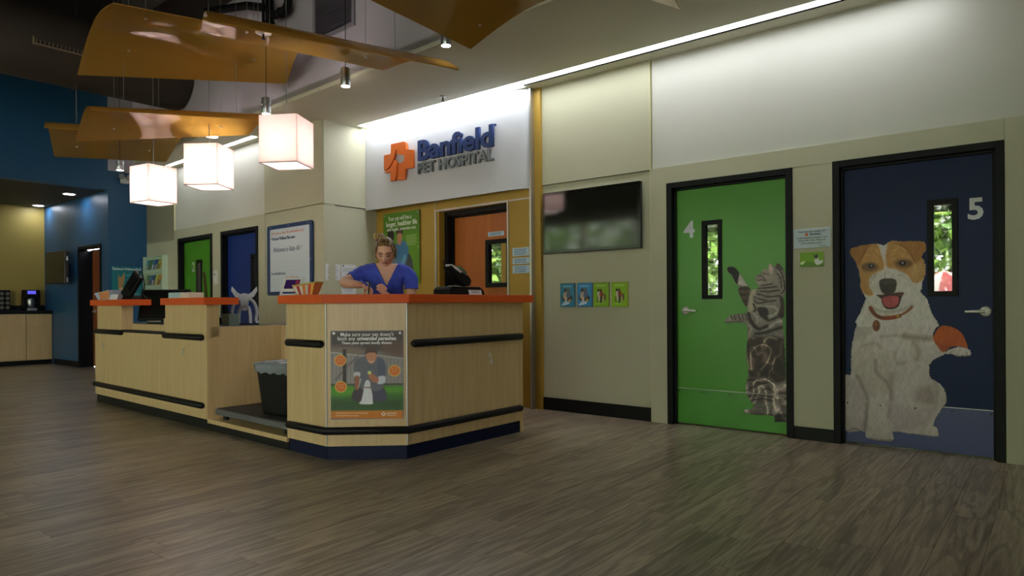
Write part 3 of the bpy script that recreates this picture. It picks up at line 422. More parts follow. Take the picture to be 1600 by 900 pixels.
POSTER=[
('p',[(0.0358,0.8926),(0.5264,0.8885),(0.5227,0.2831),(0.0322,0.2906)],(120,112,104),0.001,1,0,0),
('p',[(0.0358,0.8926),(0.5264,0.8885),(0.5255,0.7423),(0.0351,0.7766)],(66,56,52),0.02,1,0,0),
('p',[(0.381,0.8101),(0.5259,0.8088),(0.5253,0.7054),(0.4098,0.7361)],(104,76,60),0.03,0.9,1,0),
('p',[(0.0374,0.7912),(0.2422,0.7819),(0.2199,0.7086),(0.037,0.7325)],(128,108,92),0.03,0.8,1,0),
('p',[(0.0349,0.7472),(0.2419,0.7231),(0.5252,0.698),(0.5241,0.5171),(0.0336,0.5233)],(146,140,136),0.006,1,0,0),
('s',[(0.0458,0.7398),(0.0445,0.5268)],0.003,(98,94,94),0.002,0.8),
('s',[(0.0704,0.7395),(0.0691,0.5265)],0.003,(98,94,94),0.002,0.8),
('s',[(0.0951,0.7393),(0.0938,0.5262)],0.003,(98,94,94),0.002,0.8),
('s',[(0.1198,0.739),(0.1185,0.5259)],0.003,(98,94,94),0.002,0.8),
('s',[(0.1445,0.7388),(0.1432,0.5256)],0.003,(98,94,94),0.002,0.8),
('s',[(0.1692,0.7385),(0.1679,0.5253)],0.003,(98,94,94),0.002,0.8),
('s',[(0.1939,0.7383),(0.1926,0.525)],0.003,(98,94,94),0.002,0.8),
('s',[(0.2187,0.738),(0.2174,0.5247)],0.003,(98,94,94),0.002,0.8),
('s',[(0.2434,0.7378),(0.2421,0.5244)],0.003,(98,94,94),0.002,0.8),
('s',[(0.2682,0.7375),(0.2669,0.524)],0.003,(98,94,94),0.002,0.8),
('s',[(0.293,0.7373),(0.2917,0.5237)],0.003,(98,94,94),0.002,0.8),
('s',[(0.3178,0.737),(0.3165,0.5234)],0.003,(98,94,94),0.002,0.8),
('s',[(0.3426,0.7368),(0.3413,0.5231)],0.003,(98,94,94),0.002,0.8),
('s',[(0.3674,0.7365),(0.3661,0.5228)],0.003,(98,94,94),0.002,0.8),
('s',[(0.3922,0.7363),(0.3909,0.5225)],0.003,(98,94,94),0.002,0.8),
('s',[(0.4171,0.736),(0.4158,0.5222)],0.003,(98,94,94),0.002,0.8),
('s',[(0.4419,0.7358),(0.4407,0.5219)],0.003,(98,94,94),0.002,0.8),
('s',[(0.4668,0.7355),(0.4655,0.5216)],0.003,(98,94,94),0.002,0.8),
('s',[(0.4917,0.7353),(0.4904,0.5213)],0.003,(98,94,94),0.002,0.8),
('s',[(0.5166,0.735),(0.5153,0.5209)],0.003,(98,94,94),0.002,0.8),
('s',[(0.0349,0.745),(0.1473,0.7314),(0.2564,0.7192)],0.008,(178,172,166),0.003,1),
('s',[(0.3512,0.722),(0.5252,0.698)],0.008,(178,172,166),0.003,1),
('p',[(0.1148,0.7648),(0.1388,0.7646),(0.1374,0.5257),(0.1134,0.526)],(44,36,34),0.003,1,0,0),
('s',[(0.0664,0.5559),(0.1468,0.6505),(0.22,0.7159)],0.01,(86,78,76),0.006,0.7),
('s',[(0.0336,0.5211),(0.5241,0.5208)],0.01,(52,48,50),0.004,1),
('p',[(0.0335,0.5159),(0.5241,0.5098),(0.523,0.3363),(0.0325,0.3434)],(58,108,30),0.006,1,0,1),
('p',[(0.0335,0.5123),(0.1896,0.5103),(0.182,0.4516),(0.0331,0.4462)],(86,158,34),0.02,0.9,1,0),
('p',[(0.4011,0.5039),(0.524,0.5061),(0.5238,0.4618),(0.4081,0.4633)],(86,158,34),0.02,0.9,1,0),
('p',[(0.0329,0.4168),(0.5235,0.4101),(0.523,0.3363),(0.0325,0.3434)],(34,72,24),0.03,0.8,0,0),
('p',[(0.0325,0.3434),(0.523,0.34),(0.5227,0.2831),(0.0322,0.2906)],(206,124,26),0.002,1,0,0),
('p',[(0.1931,0.4882),(0.2551,0.5095),(0.3645,0.5081),(0.3995,0.4855),(0.4116,0.4264),(0.3968,0.4045),(0.3201,0.4055),(0.1818,0.4111)],(62,52,62),0.006,1,1,0),
('p',[(0.3207,0.4939),(0.3936,0.4856),(0.4115,0.4227),(0.3932,0.406),(0.3274,0.4069)],(70,74,98),0.012,0.8,1,0),
('p',[(0.1921,0.6721),(0.2199,0.7012),(0.271,0.7154),(0.3439,0.711),(0.3876,0.6921),(0.4078,0.6476),(0.4029,0.574),(0.3939,0.5225),(0.3644,0.4786),(0.2404,0.4876),(0.2336,0.5686),(0.1973,0.5764)],(98,100,110),0.006,1,1,0),
('p',[(0.3511,0.6999),(0.3876,0.6921),(0.4078,0.6476),(0.4029,0.574),(0.3576,0.5745)],(78,84,110),0.012,0.8,1,0),
('p',[(0.1917,0.6059),(0.2324,0.6054),(0.2264,0.5724),(0.1936,0.5728)],(200,200,204),0.004,1,1,0),
('p',[(0.1958,0.575),(0.2249,0.5746),(0.2186,0.4915),(0.1982,0.4918)],(150,92,66),0.004,1,1,0),
('p',[(0.3576,0.5745),(0.4029,0.5754),(0.3976,0.5298),(0.3501,0.5267)],(206,208,216),0.004,1,1,0),
('p',[(0.2884,0.5901),(0.314,0.5971),(0.3576,0.5598),(0.3464,0.5341),(0.3064,0.5457)],(186,118,86),0.004,1,1,0),
('p',[(0.3089,0.6031),(0.3085,0.6),(0.3071,0.5972),(0.305,0.5948),(0.3023,0.5929),(0.2991,0.5918),(0.2957,0.5914),(0.2923,0.5919),(0.2892,0.5931),(0.2865,0.595),(0.2844,0.5975),(0.2831,0.6003),(0.2827,0.6034),(0.2831,0.6064),(0.2845,0.6092),(0.2866,0.6117),(0.2893,0.6135),(0.2925,0.6146),(0.2959,0.615),(0.2993,0.6146),(0.3024,0.6134),(0.3051,0.6114),(0.3072,0.609),(0.3085,0.6061)],(206,222,130),0.003,1,0,0),
('p',[(0.2748,0.7522),(0.2932,0.7778),(0.3224,0.7827),(0.3456,0.7625),(0.3468,0.7146),(0.3327,0.6779),(0.3071,0.662),(0.2853,0.6785),(0.2724,0.7154)],(198,138,104),0.005,1,1,0),
('p',[(0.2696,0.7302),(0.2727,0.7633),(0.3005,0.7829),(0.3333,0.7796),(0.35,0.7551),(0.3469,0.7257),(0.3331,0.7406),(0.293,0.741)],(74,50,38),0.004,1,1,0),
('s',[(0.2926,0.6821),(0.3072,0.6745),(0.3218,0.6817)],0.004,(230,220,214),0.002,1),
('p',[(0.2588,0.5094),(0.2662,0.5388),(0.2809,0.5533),(0.299,0.5384),(0.3025,0.5015),(0.3146,0.4572),(0.3172,0.4056),(0.3127,0.385),(0.2267,0.3884),(0.24,0.414),(0.2512,0.4654)],(222,222,228),0.004,1,1,0),
('s',[(0.2624,0.5005),(0.3003,0.4986)],0.006,(120,60,40),0.002,1),
('s',[(0.2186,0.4952),(0.2372,0.5612)],0.004,(226,216,206),0.002,1),
('p',[(0.1384,0.6888),(0.1369,0.6786),(0.1328,0.6691),(0.1263,0.6609),(0.1178,0.6547),(0.108,0.6508),(0.0975,0.6496),(0.0869,0.6511),(0.0772,0.6551),(0.0688,0.6615),(0.0624,0.6698),(0.0584,0.6794),(0.0571,0.6897),(0.0585,0.7),(0.0626,0.7095),(0.0691,0.7176),(0.0776,0.7238),(0.0874,0.7277),(0.0979,0.7289),(0.1084,0.7275),(0.1182,0.7234),(0.1266,0.717),(0.133,0.7087),(0.137,0.6991)],(236,190,80),0.002,1,0,0),
('p',[(0.1325,0.6889),(0.1313,0.6802),(0.1278,0.672),(0.1222,0.6651),(0.1149,0.6598),(0.1065,0.6565),(0.0975,0.6555),(0.0885,0.6567),(0.0801,0.6602),(0.0729,0.6656),(0.0674,0.6727),(0.064,0.6809),(0.0629,0.6896),(0.0641,0.6984),(0.0676,0.7065),(0.0732,0.7134),(0.0805,0.7187),(0.0889,0.722),(0.0979,0.7231),(0.1069,0.7218),(0.1153,0.7184),(0.1225,0.7129),(0.128,0.7059),(0.1314,0.6977)],(214,110,28),0.002,1,0,0),
('s',[(0.0775,0.7056),(0.1181,0.7052)],0.003,(240,190,120),0.002,0.8),
('s',[(0.0774,0.6939),(0.118,0.6935)],0.003,(240,190,120),0.002,0.8),
('s',[(0.0773,0.6821),(0.118,0.6817)],0.003,(240,190,120),0.002,0.8),
('p',[(0.5086,0.6133),(0.5071,0.603),(0.503,0.5934),(0.4964,0.5853),(0.4879,0.579),(0.4779,0.5752),(0.4673,0.5739),(0.4567,0.5754),(0.4469,0.5795),(0.4384,0.5859),(0.4319,0.5943),(0.4279,0.6039),(0.4266,0.6143),(0.428,0.6245),(0.4322,0.6341),(0.4388,0.6423),(0.4473,0.6485),(0.4572,0.6524),(0.4678,0.6536),(0.4784,0.6522),(0.4883,0.6481),(0.4967,0.6416),(0.5032,0.6333),(0.5072,0.6236)],(236,190,80),0.002,1,0,0),
('p',[(0.5027,0.6134),(0.5015,0.6046),(0.4979,0.5965),(0.4923,0.5895),(0.485,0.5842),(0.4765,0.5809),(0.4674,0.5798),(0.4583,0.5811),(0.4498,0.5846),(0.4426,0.5901),(0.437,0.5972),(0.4336,0.6054),(0.4324,0.6142),(0.4337,0.623),(0.4372,0.6311),(0.4429,0.6381),(0.4502,0.6434),(0.4587,0.6467),(0.4678,0.6477),(0.4769,0.6465),(0.4853,0.643),(0.4926,0.6375),(0.4981,0.6304),(0.5016,0.6222)],(214,110,28),0.002,1,0,0),
('s',[(0.4472,0.6302),(0.4882,0.6298)],0.003,(240,190,120),0.002,0.8),
('s',[(0.4471,0.6184),(0.4881,0.618)],0.003,(240,190,120),0.002,0.8),
('s',[(0.447,0.6066),(0.488,0.6062)],0.003,(240,190,120),0.002,0.8),
('p',[(0.1416,0.5072),(0.1402,0.497),(0.1361,0.4875),(0.1295,0.4793),(0.1211,0.4731),(0.1112,0.4693),(0.1007,0.4681),(0.0902,0.4696),(0.0804,0.4737),(0.0721,0.4801),(0.0656,0.4884),(0.0616,0.498),(0.0603,0.5083),(0.0618,0.5185),(0.0659,0.528),(0.0724,0.5362),(0.0808,0.5424),(0.0907,0.5462),(0.1012,0.5474),(0.1117,0.5459),(0.1215,0.5419),(0.1299,0.5354),(0.1363,0.5271),(0.1403,0.5175)],(236,190,80),0.002,1,0,0),
('p',[(0.1358,0.5073),(0.1346,0.4986),(0.131,0.4905),(0.1255,0.4835),(0.1182,0.4783),(0.1098,0.475),(0.1008,0.4739),(0.0917,0.4752),(0.0834,0.4787),(0.0762,0.4842),(0.0707,0.4912),(0.0673,0.4994),(0.0661,0.5082),(0.0674,0.5169),(0.0709,0.525),(0.0765,0.532),(0.0837,0.5372),(0.0921,0.5405),(0.1012,0.5415),(0.1102,0.5403),(0.1186,0.5368),(0.1257,0.5313),(0.1312,0.5243),(0.1347,0.5161)],(214,110,28),0.002,1,0,0),
('s',[(0.0807,0.5242),(0.1214,0.5237)],0.003,(240,190,120),0.002,0.8),
('s',[(0.0807,0.5124),(0.1213,0.5119)],0.003,(240,190,120),0.002,0.8),
('s',[(0.0806,0.5007),(0.1212,0.5001)],0.003,(240,190,120),0.002,0.8),
('s',[(0.0665,0.3268),(0.2832,0.3236)],0.004,(244,226,200),0.002,0.9),
('s',[(0.0664,0.3091),(0.2175,0.3069)],0.004,(244,226,200),0.002,0.9),
('p',[(0.3722,0.3164),(0.3912,0.3308),(0.4087,0.3158),(0.391,0.2999)],(240,236,230),0.002,1,0,0),
('p',[(0.3824,0.3162),(0.3912,0.3234),(0.3999,0.3159),(0.3911,0.3072)],(206,124,26),0.002,1,0,0),
('s',[(0.4146,0.3216),(0.4804,0.3206)],0.007,(240,236,230),0.002,0.9),
('s',[(0.4145,0.3069),(0.4767,0.3059)],0.004,(240,236,230),0.002,0.9),
('p',[(0.064,0.8747),(0.0637,0.8726),(0.0629,0.8707),(0.0616,0.869),(0.06,0.8678),(0.058,0.867),(0.056,0.8667),(0.0539,0.867),(0.052,0.8678),(0.0503,0.8691),(0.0491,0.8708),(0.0483,0.8728),(0.048,0.8748),(0.0483,0.8769),(0.0491,0.8789),(0.0504,0.8805),(0.0521,0.8818),(0.054,0.8826),(0.0561,0.8829),(0.0581,0.8826),(0.06,0.8817),(0.0617,0.8804),(0.0629,0.8788),(0.0637,0.8768)],(240,240,240),0.001,1,0,0),
('p',[(0.5138,0.8739),(0.5135,0.8718),(0.5127,0.8698),(0.5114,0.8681),(0.5097,0.8669),(0.5078,0.8661),(0.5057,0.8658),(0.5036,0.8661),(0.5017,0.8669),(0.5,0.8682),(0.4987,0.8699),(0.498,0.8719),(0.4977,0.874),(0.498,0.8761),(0.4988,0.8781),(0.5001,0.8797),(0.5018,0.881),(0.5037,0.8818),(0.5058,0.8821),(0.5079,0.8818),(0.5098,0.8809),(0.5115,0.8796),(0.5128,0.8779),(0.5136,0.876)],(240,240,240),0.001,1,0,0),
]

# ------------------------------------------------------------------ materials
M_wall = mat('beige_wall_paint', 'bbbaa0', .6, var=.05, vscale=(3, 3, 3), bump=.1, bscale=300)
M_wall2 = mat('pale_wall_paint', 'cbcbc2', .6, var=.07, vscale=(1.5, 1.5, 2.2), bump=.1, bscale=300)
M_ceil = mat('soffit_paint', 'c4c2ac', .8, var=.03, vscale=(1, 1, 1))
M_bulk = mat('bulkhead_paint', 'b5aeb9', .8, var=.03, vscale=(1, 1, 1))
M_dark = mat('dark_ceiling_paint', '2a2623', .9, var=.2, vscale=(1, 1, 1))
M_black = mat('black_rubber', '111214', .5, spec=.25, var=.1, vscale=(6, 6, 6))
M_frame = mat('black_door_frame', '101114', .5, spec=.2, var=.1, vscale=(6, 6, 6))
M_blue = mat('deep_blue_paint', '20537a', .45, var=.05, vscale=(2, 2, 2))
M_yel = mat('mustard_paint', 'b08e35', .5, var=.05, vscale=(2, 2, 2))
M_yel2 = mat('olive_yellow_paint', 'a08c46', .55, var=.05, vscale=(2, 2, 2))
M_white = mat('white_panel', 'c9ccd2', .4, var=.02, vscale=(2, 2, 2))
M_alu = mat('aluminium_trim', 'b7b7b4', .35, metal=.8, var=.05, vscale=(40, 40, 3))
M_chrome = mat('brushed_nickel', 'd6d3ca', .35, metal=.65, var=.05, vscale=(30, 30, 30))
M_grn = mat('lime_door_laminate', '4d9a26', .3, var=.06, vscale=(.6, .6, 5))
M_dblue = mat('navy_door_laminate', '0f2350', .45, spec=.25, var=.06, vscale=(2, 2, 2))
M_rblue = mat('royal_blue_laminate', '17337c', .4, spec=.3, var=.06, vscale=(2, 2, 2))
M_ordoor = mat_wood('orange_stained_wood', 'a8591c', 'bf6c26', (14, 14, 1.2), .4)
M_bdoor = mat_wood('brown_stained_wood', '7a3f22', '96542e', (14, 14, 1.2), .4)
M_maple = mat_wood('maple_laminate', 'c0a273', 'd2b888', (26, 26, 1.6), .35)
M_orange = mat('orange_laminate', 'd2571f', .55, spec=.25, var=.05, vscale=(20, 20, 20))
M_glass = mat('clear_glass', 'ffffff', .02, trans=1.0, spec=.5)
M_pgrey = mat('grey_plastic', '8d9093', .4, var=.05, vscale=(9, 9, 9))
M_pblk = mat('black_plastic', '0c0c0f', .5, spec=.2, var=.1, vscale=(9, 9, 9))
M_pwht = mat('white_plastic', 'd8d8d4', .4, var=.03, vscale=(9, 9, 9))
M_paper = mat('white_paper', 'd9dade', .7, var=.03, vscale=(20, 20, 20))
M_ink = mat('dark_ink', '33363c', .6, var=.1, vscale=(20, 20, 20))
M_steel = mat('stainless_steel', 'a9abae', .3, metal=1, var=.05, vscale=(30, 30, 30))
M_num = mat('pale_vinyl_numeral', 'd2d6da', .4, var=.03, vscale=(20, 20, 20))
M_slot = mat('cove_tube_glow', 'f4f6ff', .5, emit=SLOT_E, ecol='f3f6fa')
M_floor = mat_floor('grey_oak_planks')

# ------------------------------------------------------------------ floor: planks run towards the door wall
floor = tag(BX(-16, 4.6, -5.2, 9, -.12, -.004).build('floor', mat('floor_screed', '2c2722', .8, var=.2, vscale=(4, 4, 4))), 'grey brown wood plank floor of the lobby', kind='structure')
PW, PL = .178, 1.22
pm = MB().box(-PW / 2 + .0008, PW / 2 - .0008, -PL / 2 + .0008, PL / 2 - .0008, -.004, 0)
plank0 = pm.build('plank', M_floor, floor, bevel=0); pme = plank0.data
cells = []
ncol = int(20.4 / PW)
for i in range(ncol):
    x = -15.9 + PW * (i + .5); off = random.random() * PL
    for j in range(-1, 13):
        y = -5 + off + j * PL
        if y - PL / 2 < -5.1 or y + PL / 2 > 8.9: continue
        v = Vector((x, y, -CAMZ)); d = v.dot(fw); s_ = v.dot(rt)
        vis = d > 1.5 and abs(s_) < d * .80 + .5 and y < 5.6 and not (-8.3 < x < -3.6 and 3.1 < y < 4.6) and not (x < -6.8 and y > 4.9)
        cells.append((d if vis else 99, x, y))
cells.sort()
rest = MB()
for k, (d, x, y) in enumerate(cells):
    if k == 0: plank0.location = (x, y, 0)
    elif k < 300 and d < 99:
        o = bpy.data.objects.new('plank', pme); COL.objects.link(o); o.parent = floor; o.location = (x, y, 0)
    else: rest.box(x - PW / 2 + .0008, x + PW / 2 - .0008, y - PL / 2 + .0008, y + PL / 2 - .0008, -.004, 0)
tag(rest.build('far_planks', M_floor, floor), kind='stuff')

# ------------------------------------------------------------------ door wall on the right (plane y = 5.50)
YW = 5.50
WLA = math.atan2(-.18, 4.21); WE = Vector((math.cos(WLA), math.sin(WLA), 0)); WN = Vector((-math.sin(WLA), math.cos(WLA), 0)); WO = Vector((-10.91, 4.93, 0))
def WL(u, v=0, z=0): p = WO + WE * u + WN * v; return (p.x, p.y, z)
wr = MB()
for x0, x1 in ((-4.06, -2.675), (-1.60, -1.31), (-.257, 4.6)): wr.box(x0, x1, YW + .03, YW + .16, 0, 2.13)
wr.box(-4.06, 4.6, YW + .03, YW + .16, 2.13, 3.4)
wall_right = tag(wr.build('wall_right', M_wall), 'beige wall with the numbered green and blue doors', kind='structure')
BX(-4.045, -2.835, YW, YW + .03, .12, 2.262).build('wall_panel', M_wall, wall_right)
BX(-4.045, -2.835, YW - .012, YW + .03, 2.272, 3.26).build('wall_panel', M_wall, wall_right)
BX(-2.829, -2.675, YW - .012, YW + .03, 0, 2.277).build('wall_panel', M_wall, wall_right)
BX(-2.675, -.257, YW - .012, YW + .03, 2.13, 2.277).build('wall_panel', M_wall, wall_right)
BX(-1.60, -1.31, YW - .010, YW + .03, .1, 2.13).build('wall_panel', M_wall, wall_right)
BX(-.255, 4.6, YW - .012, YW + .03, 0, 2.277).build('wall_panel', M_wall, wall_right)
BX(-2.82, 4.6, YW + .006, YW + .03, 2.277, 3.26).build('wall_panel', M_wall2, wall_right)
BX(-2.835, -2.829, YW - .014, YW + .03, 0, 3.26).build('panel_edge', mat('panel_edge_cream', 'cfcba0', .5, var=.04, vscale=(9, 9, 9)), wall_right)
tag(BX(-4.07, -2.836, YW - .014, YW + .02, 0, .125).build('baseboard_right', M_black, bevel=.003), 'black rubber baseboard under the large television', kind='structure')
tag(BX(-1.599, -1.311, YW - .016, YW + .02, 0, .1).build('baseboard_middle', M_black, bevel=.003), 'black rubber baseboard between the door with the cat and the door with the dog', kind='structure')

def leafpt(x, z, y): k = y / YW; return x * k, CAMZ + (z - CAMZ) * k
def make_door(n, label, P0, rotz, x0, x1, zt, jamb, rec, leafmat, win=None, num=None, lever=None, kick=None):
    """P0 = point of the wall line; x0..x1 outer frame along the wall; the leaf sits rec behind the wall face"""
    d = thing('door_%d' % n, label, None, P0, rotz, kind='structure')
    f = MB()
    f.box(x0, x0 + jamb, -.018, .13, 0, zt); f.box(x1 - jamb, x1, -.018, .13, 0, zt); f.box(x0 + jamb, x1 - jamb, -.018, .13, zt - jamb, zt)
    f.box(x0 + jamb, x0 + jamb + .018, rec - .03, rec - .002, 0, zt - jamb); f.box(x1 - jamb - .018, x1 - jamb, rec - .03, rec - .002, 0, zt - jamb); f.box(x0 + jamb, x1 - jamb, rec - .03, rec - .002, zt - jamb - .018, zt - jamb)
    f.build('frame', M_frame, d, bevel=.003)
    a, b, zt2 = x0 + jamb + .003, x1 - jamb - .003, zt - jamb - .004
    if win:
        wx0, wx1, wz0, wz1, t = win
        l = MB(); l.box(a, wx0 + t, rec, rec + .045, .012, zt2); l.box(wx1 - t, b, rec, rec + .045, .012, zt2)
        l.box(wx0 + t, wx1 - t, rec, rec + .045, .012, wz0 + t); l.box(wx0 + t, wx1 - t, rec, rec + .045, wz1 - t, zt2)
        leaf = l.build('leaf', leafmat, d)
        MB().frame(wx0, wx1, wz0, wz1, t + .006, rec - .012, rec + .05).build('window_frame', M_frame, leaf, bevel=.003)
        BX(wx0 + t, wx1 - t, rec + .018, rec + .024, wz0 + t, wz1 - t).build('pane', M_glass, leaf)
    else:
        leaf = BX(a, b, rec, rec + .045, .012, zt2).build('leaf', leafmat, d)
    if num:
        text(num[0], num[3], M_num, leaf, (num[1], rec - .0012, num[2]), bold=num[3] * .028, name='numeral')
    if lever:
        hx, hz, dr = lever
        h = MB().lathe([(.0, .0), (.034, .0), (.034, .008), (.028, .012), (.014, .013), (.012, .045)], 20, (hx, rec, hz), 'y')
        h.tube([(hx, rec - .045, hz), (hx + dr * .02, rec - .050, hz), (hx + dr * .115, rec - .050, hz - .002)], [.011, .012, .008], 10)
        h.build('handle', M_chrome, d, smooth='auto')
    if kick:
        pl = BX(a + .006, b - .006, rec - .002, rec, .014, kick).build('kick_plate', mat('kick_plate_%d' % n, lev_col[n], .25, spec=.6, var=.05, vscale=(4, 4, 4)), d)
        BX(a + .006, b - .006, rec - .006, rec, kick, kick + .004).build('plate_edge', M_alu, pl)  # pale metal strip added to draw the highlight along the plate's top edge
        for i in range(5):
            xx = a + .03 + (b - a - .06) * i / 4
            MB().lathe([(0, 0), (.006, 0), (.005, .003), (0, .004)], 8, (xx, rec - .0045, kick - .022), 'y').build('screw', M_pblk, pl)
    return d, leaf
lev_col = {4: '4a9a2c', 5: '3a447c', 2: '4a9a2c', 3: '17398a'}
REC = .055
def s5(x, z): return leafpt(x, z, YW + REC)
w4a, w4b = s5(-2.353, 1.102), s5(-2.176, 1.772); w5a, w5b = s5(-.696, 1.106), s5(-.515, 1.78)
n4 = s5(-2.467, 1.700); n5 = s5(-.414, 1.688); h4 = s5(-2.50, 1.003); h5 = s5(-.362, 1.001)
door4, leaf4 = make_door(4, 'lime green door numbered 4 with a tabby cat printed on it', (0, YW, 0), 0, -2.675, -1.60, 2.13, .05, REC, M_grn,
    (w4a[0], w4b[0], w4a[1], w4b[1], .028), ('4', n4[0], n4[1], .20), (h4[0] - .005, h4[1], 1), .318)
door5, leaf5 = make_door(5, 'navy door numbered 5 with a terrier dog printed on it', (0, YW, 0), 0, -1.31, -.257, 2.135, .05, REC, M_dblue,
    (w5a[0], w5b[0], w5a[1], w5b[1], .03), ('5', n5[0], n5[1], .20), (h5[0], h5[1], -1), .328)
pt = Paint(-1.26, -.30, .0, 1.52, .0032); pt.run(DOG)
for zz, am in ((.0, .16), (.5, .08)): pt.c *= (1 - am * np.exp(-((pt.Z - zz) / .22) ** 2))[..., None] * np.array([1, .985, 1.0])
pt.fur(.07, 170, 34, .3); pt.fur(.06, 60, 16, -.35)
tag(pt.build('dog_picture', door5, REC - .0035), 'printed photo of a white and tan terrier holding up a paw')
pt = Paint(-2.46, -1.658, .05, 1.46, .0032); pt.run(CAT)
_w = vnoise(pt.X * 8, pt.Z * 6) * 2.2 + vnoise(pt.X * 19 + 5, pt.Z * 15) * .8; _m = np.abs(np.sin(_w * 3.4 + pt.Z * 10)); _lo = np.clip((1.0 - pt.Z) * 3, 0, 1)
pt.c *= (1 + _lo * (np.clip((.45 - _m) * 2.4, 0, 1) * .75 - np.clip((_m - .75) * 3, 0, 1) * .3))[..., None]
pt.fur(.20, 170, 60, -.9)
tag(pt.build('cat_picture', door4, REC - .0035), 'printed photo of a grey tabby cat standing on its hind legs')

# ------------------------------------------------------------------ yellow niche behind the desk and the white sign fascia
YA = math.atan2(-.09, 2.6); YO = Vector((-6.7, 5.55, 0)); YE = Vector((math.cos(YA), math.sin(YA), 0)); YN = Vector((-math.sin(YA), math.cos(YA), 0))
def YP(u, v=0, z=0): p = YO + YE * u + YN * v; return (p.x, p.y, z)
wy = MB(); wy.box(-.1, 1.12, 0, .12, 0, 3.3); wy.box(2.215, 2.66, 0, .12, 0, 3.3); wy.box(1.12, 2.215, 0, .12, 2.145, 3.3)
wall_back = tag(wy.build('wall_back', M_yel, None, loc=YP(0), rotz=YA), 'mustard yellow wall behind the reception desk', kind='structure')
tr = MB(); tr.box(1.095, 1.12, -.012, .14, 0, 2.165); tr.box(2.215, 2.235, -.012, .02, 0, 2.165); tr.box(1.12, 2.215, -.012, .02, 2.145, 2.165)
tag(tr.build('trim_1', M_alu, None, loc=YP(0), rotz=YA), 'silver metal trim around the orange door', kind='structure')
tag(MB().box(2.235, 2.58, -.006, .01, 2.150, 2.165).box(1.095, 1.105, -.006, .01, 2.165, 3.2).build('trim_2', M_alu, None, loc=YP(0), rotz=YA), 'thin silver joint in the yellow wall above the orange door', kind='structure')
door1, leaf1 = make_door(1, 'orange wooden door with a glass pane behind the reception desk', YP(0, .10), YA, 1.16, 2.215, 2.145, .05, .09, M_ordoor, (1.72, 2.085, 1.255, 1.79, .045))
tag(MB().box(1.12, 1.16, .0, .13, 0, 2.145).build('trim_3', M_yel, None, loc=YP(0), rotz=YA), 'mustard yellow reveal beside the orange door', kind='structure')
# post at the right end of the niche
tag(BX(-4.140, -4.118, 5.40, 5.62, 0, 3.26).build('trim_4', M_alu, bevel=.002), 'silver corner post beside the white sign fascia', kind='structure')
py = MB().box(-4.118, -4.062, 5.47, 5.66, 0, 2.12).box(-4.118, -4.062, 5.47, 5.66, 2.128, 2.262).box(-4.118, -4.062, 5.47, 5.66, 2.270, 3.26)
tag(py.build('trim_5', M_yel), 'narrow mustard yellow return between the sign fascia and the television wall', kind='structure')
# white fascia, curved back at its right end
FY = 5.365
path = [(-6.69, FY), (-4.50, FY)] + [(-4.50 + .36 * math.sin(t), FY + .075 * (1 - math.cos(t))) for t in np.linspace(0, math.pi / 2, 10)[1:]]
v = []; 
for z in (2.246, 3.262):
    v += [(a, b, z) for a, b in path] + [(a, b + .03, z) for a, b in path]
n = len(path); f = []
for i in range(n - 1):
    f += [(i, i + 1, 2 * n + i + 1, 2 * n + i), (n + i, 3 * n + i, 3 * n + i + 1, n + i + 1), (i, n + i, n + i + 1, i + 1), (2 * n + i, 2 * n + i + 1, 3 * n + i + 1, 3 * n + i)]
f += [(0, 2 * n, 3 * n, n), (n - 1, 2 * n - 1, 4 * n - 1, 3 * n - 1)]
fascia = tag(MB().add(v, f).build('wall_fascia', M_white, smooth='auto'), 'white curved fascia panel over the reception niche', kind='structure')

# ------------------------------------------------------------------ left wall with doors 2 and 3, and the block beside the niche
LW = WO + WE * 4.214
wl = MB()
for a, b in ((-1.15, .153), (1.332, 1.617), (2.676, 4.214)): wl.box(a, b, .02, .16, 0, 2.13)
wl.box(-1.15, 4.214, .02, .16, 2.13, 3.3); wl.box(-1.15, 0.0, .0, .16, 2.13, 4.75); wl.box(-1.15, 0, .0, .02, 0, 4.75)
wall_left = tag(wl.build('wall_left', M_wall, None, loc=WL(0), rotz=WLA), 'beige wall with door 2, the whiteboard and the brochure rack', kind='structure')
BX(0.01, .153, -.002, .02, 0, 2.277).build('wall_panel', M_wall, wall_left)
BX(1.332, 1.617, -.002, .02, 0, 2.13).build('wall_panel', M_wall, wall_left)
BX(.153, 2.676, -.002, .02, 2.13, 2.277).build('wall_panel', M_wall, wall_left)
BX(2.676, 2.855, -.002, .02, 0, 2.277).build('wall_panel', M_wall, wall_left)
BX(.02, 2.855, .006, .02, 2.277, 3.26).build('wall_panel', M_wall2, wall_left)
BX(.0, .02, -.01, .02, 2.27, 3.26).build('panel_edge', MATS['panel_edge_cream'], wall_left)
BX(2.865, 4.214, 0, .02, 0, 2.265).build('wall_panel', M_wall, wall_left)
BX(2.865, 4.214, -.012, .02, 2.275, 3.26).build('wall_panel', M_wall, wall_left)
side = MB().box(0, .84, .0, .14, 0, 2.262).box(0, .84, -.012, .14, 2.272, 3.3)
tag(side.build('wall_side', M_wall, None, loc=(-6.70, 4.752, 0), rotz=R(90)), 'beige return wall carrying the pinned notices', kind='structure')
rock = -.05
make_door(2, 'lime green door numbered 2 left of the blue door', WL(0), WLA, .153, 1.332, 2.13, .05, .06, M_grn, (.66, .85, 1.10, 1.775, .03), ('2', .545, 1.665, .20))
d3, l3 = make_door(3, 'royal blue door between door 2 and the whiteboard', WL(0), WLA, 1.617, 2.676, 2.13, .05, .06, M_rblue, (2.36, 2.55, 1.10, 1.775, .03))
BX(2.47, 2.52, .07, .08, 1.13, 1.74).build('window_blind', mat('olive_blind', '7c8a2e', .6, var=.2, vscale=(4, 4, 60)), l3)
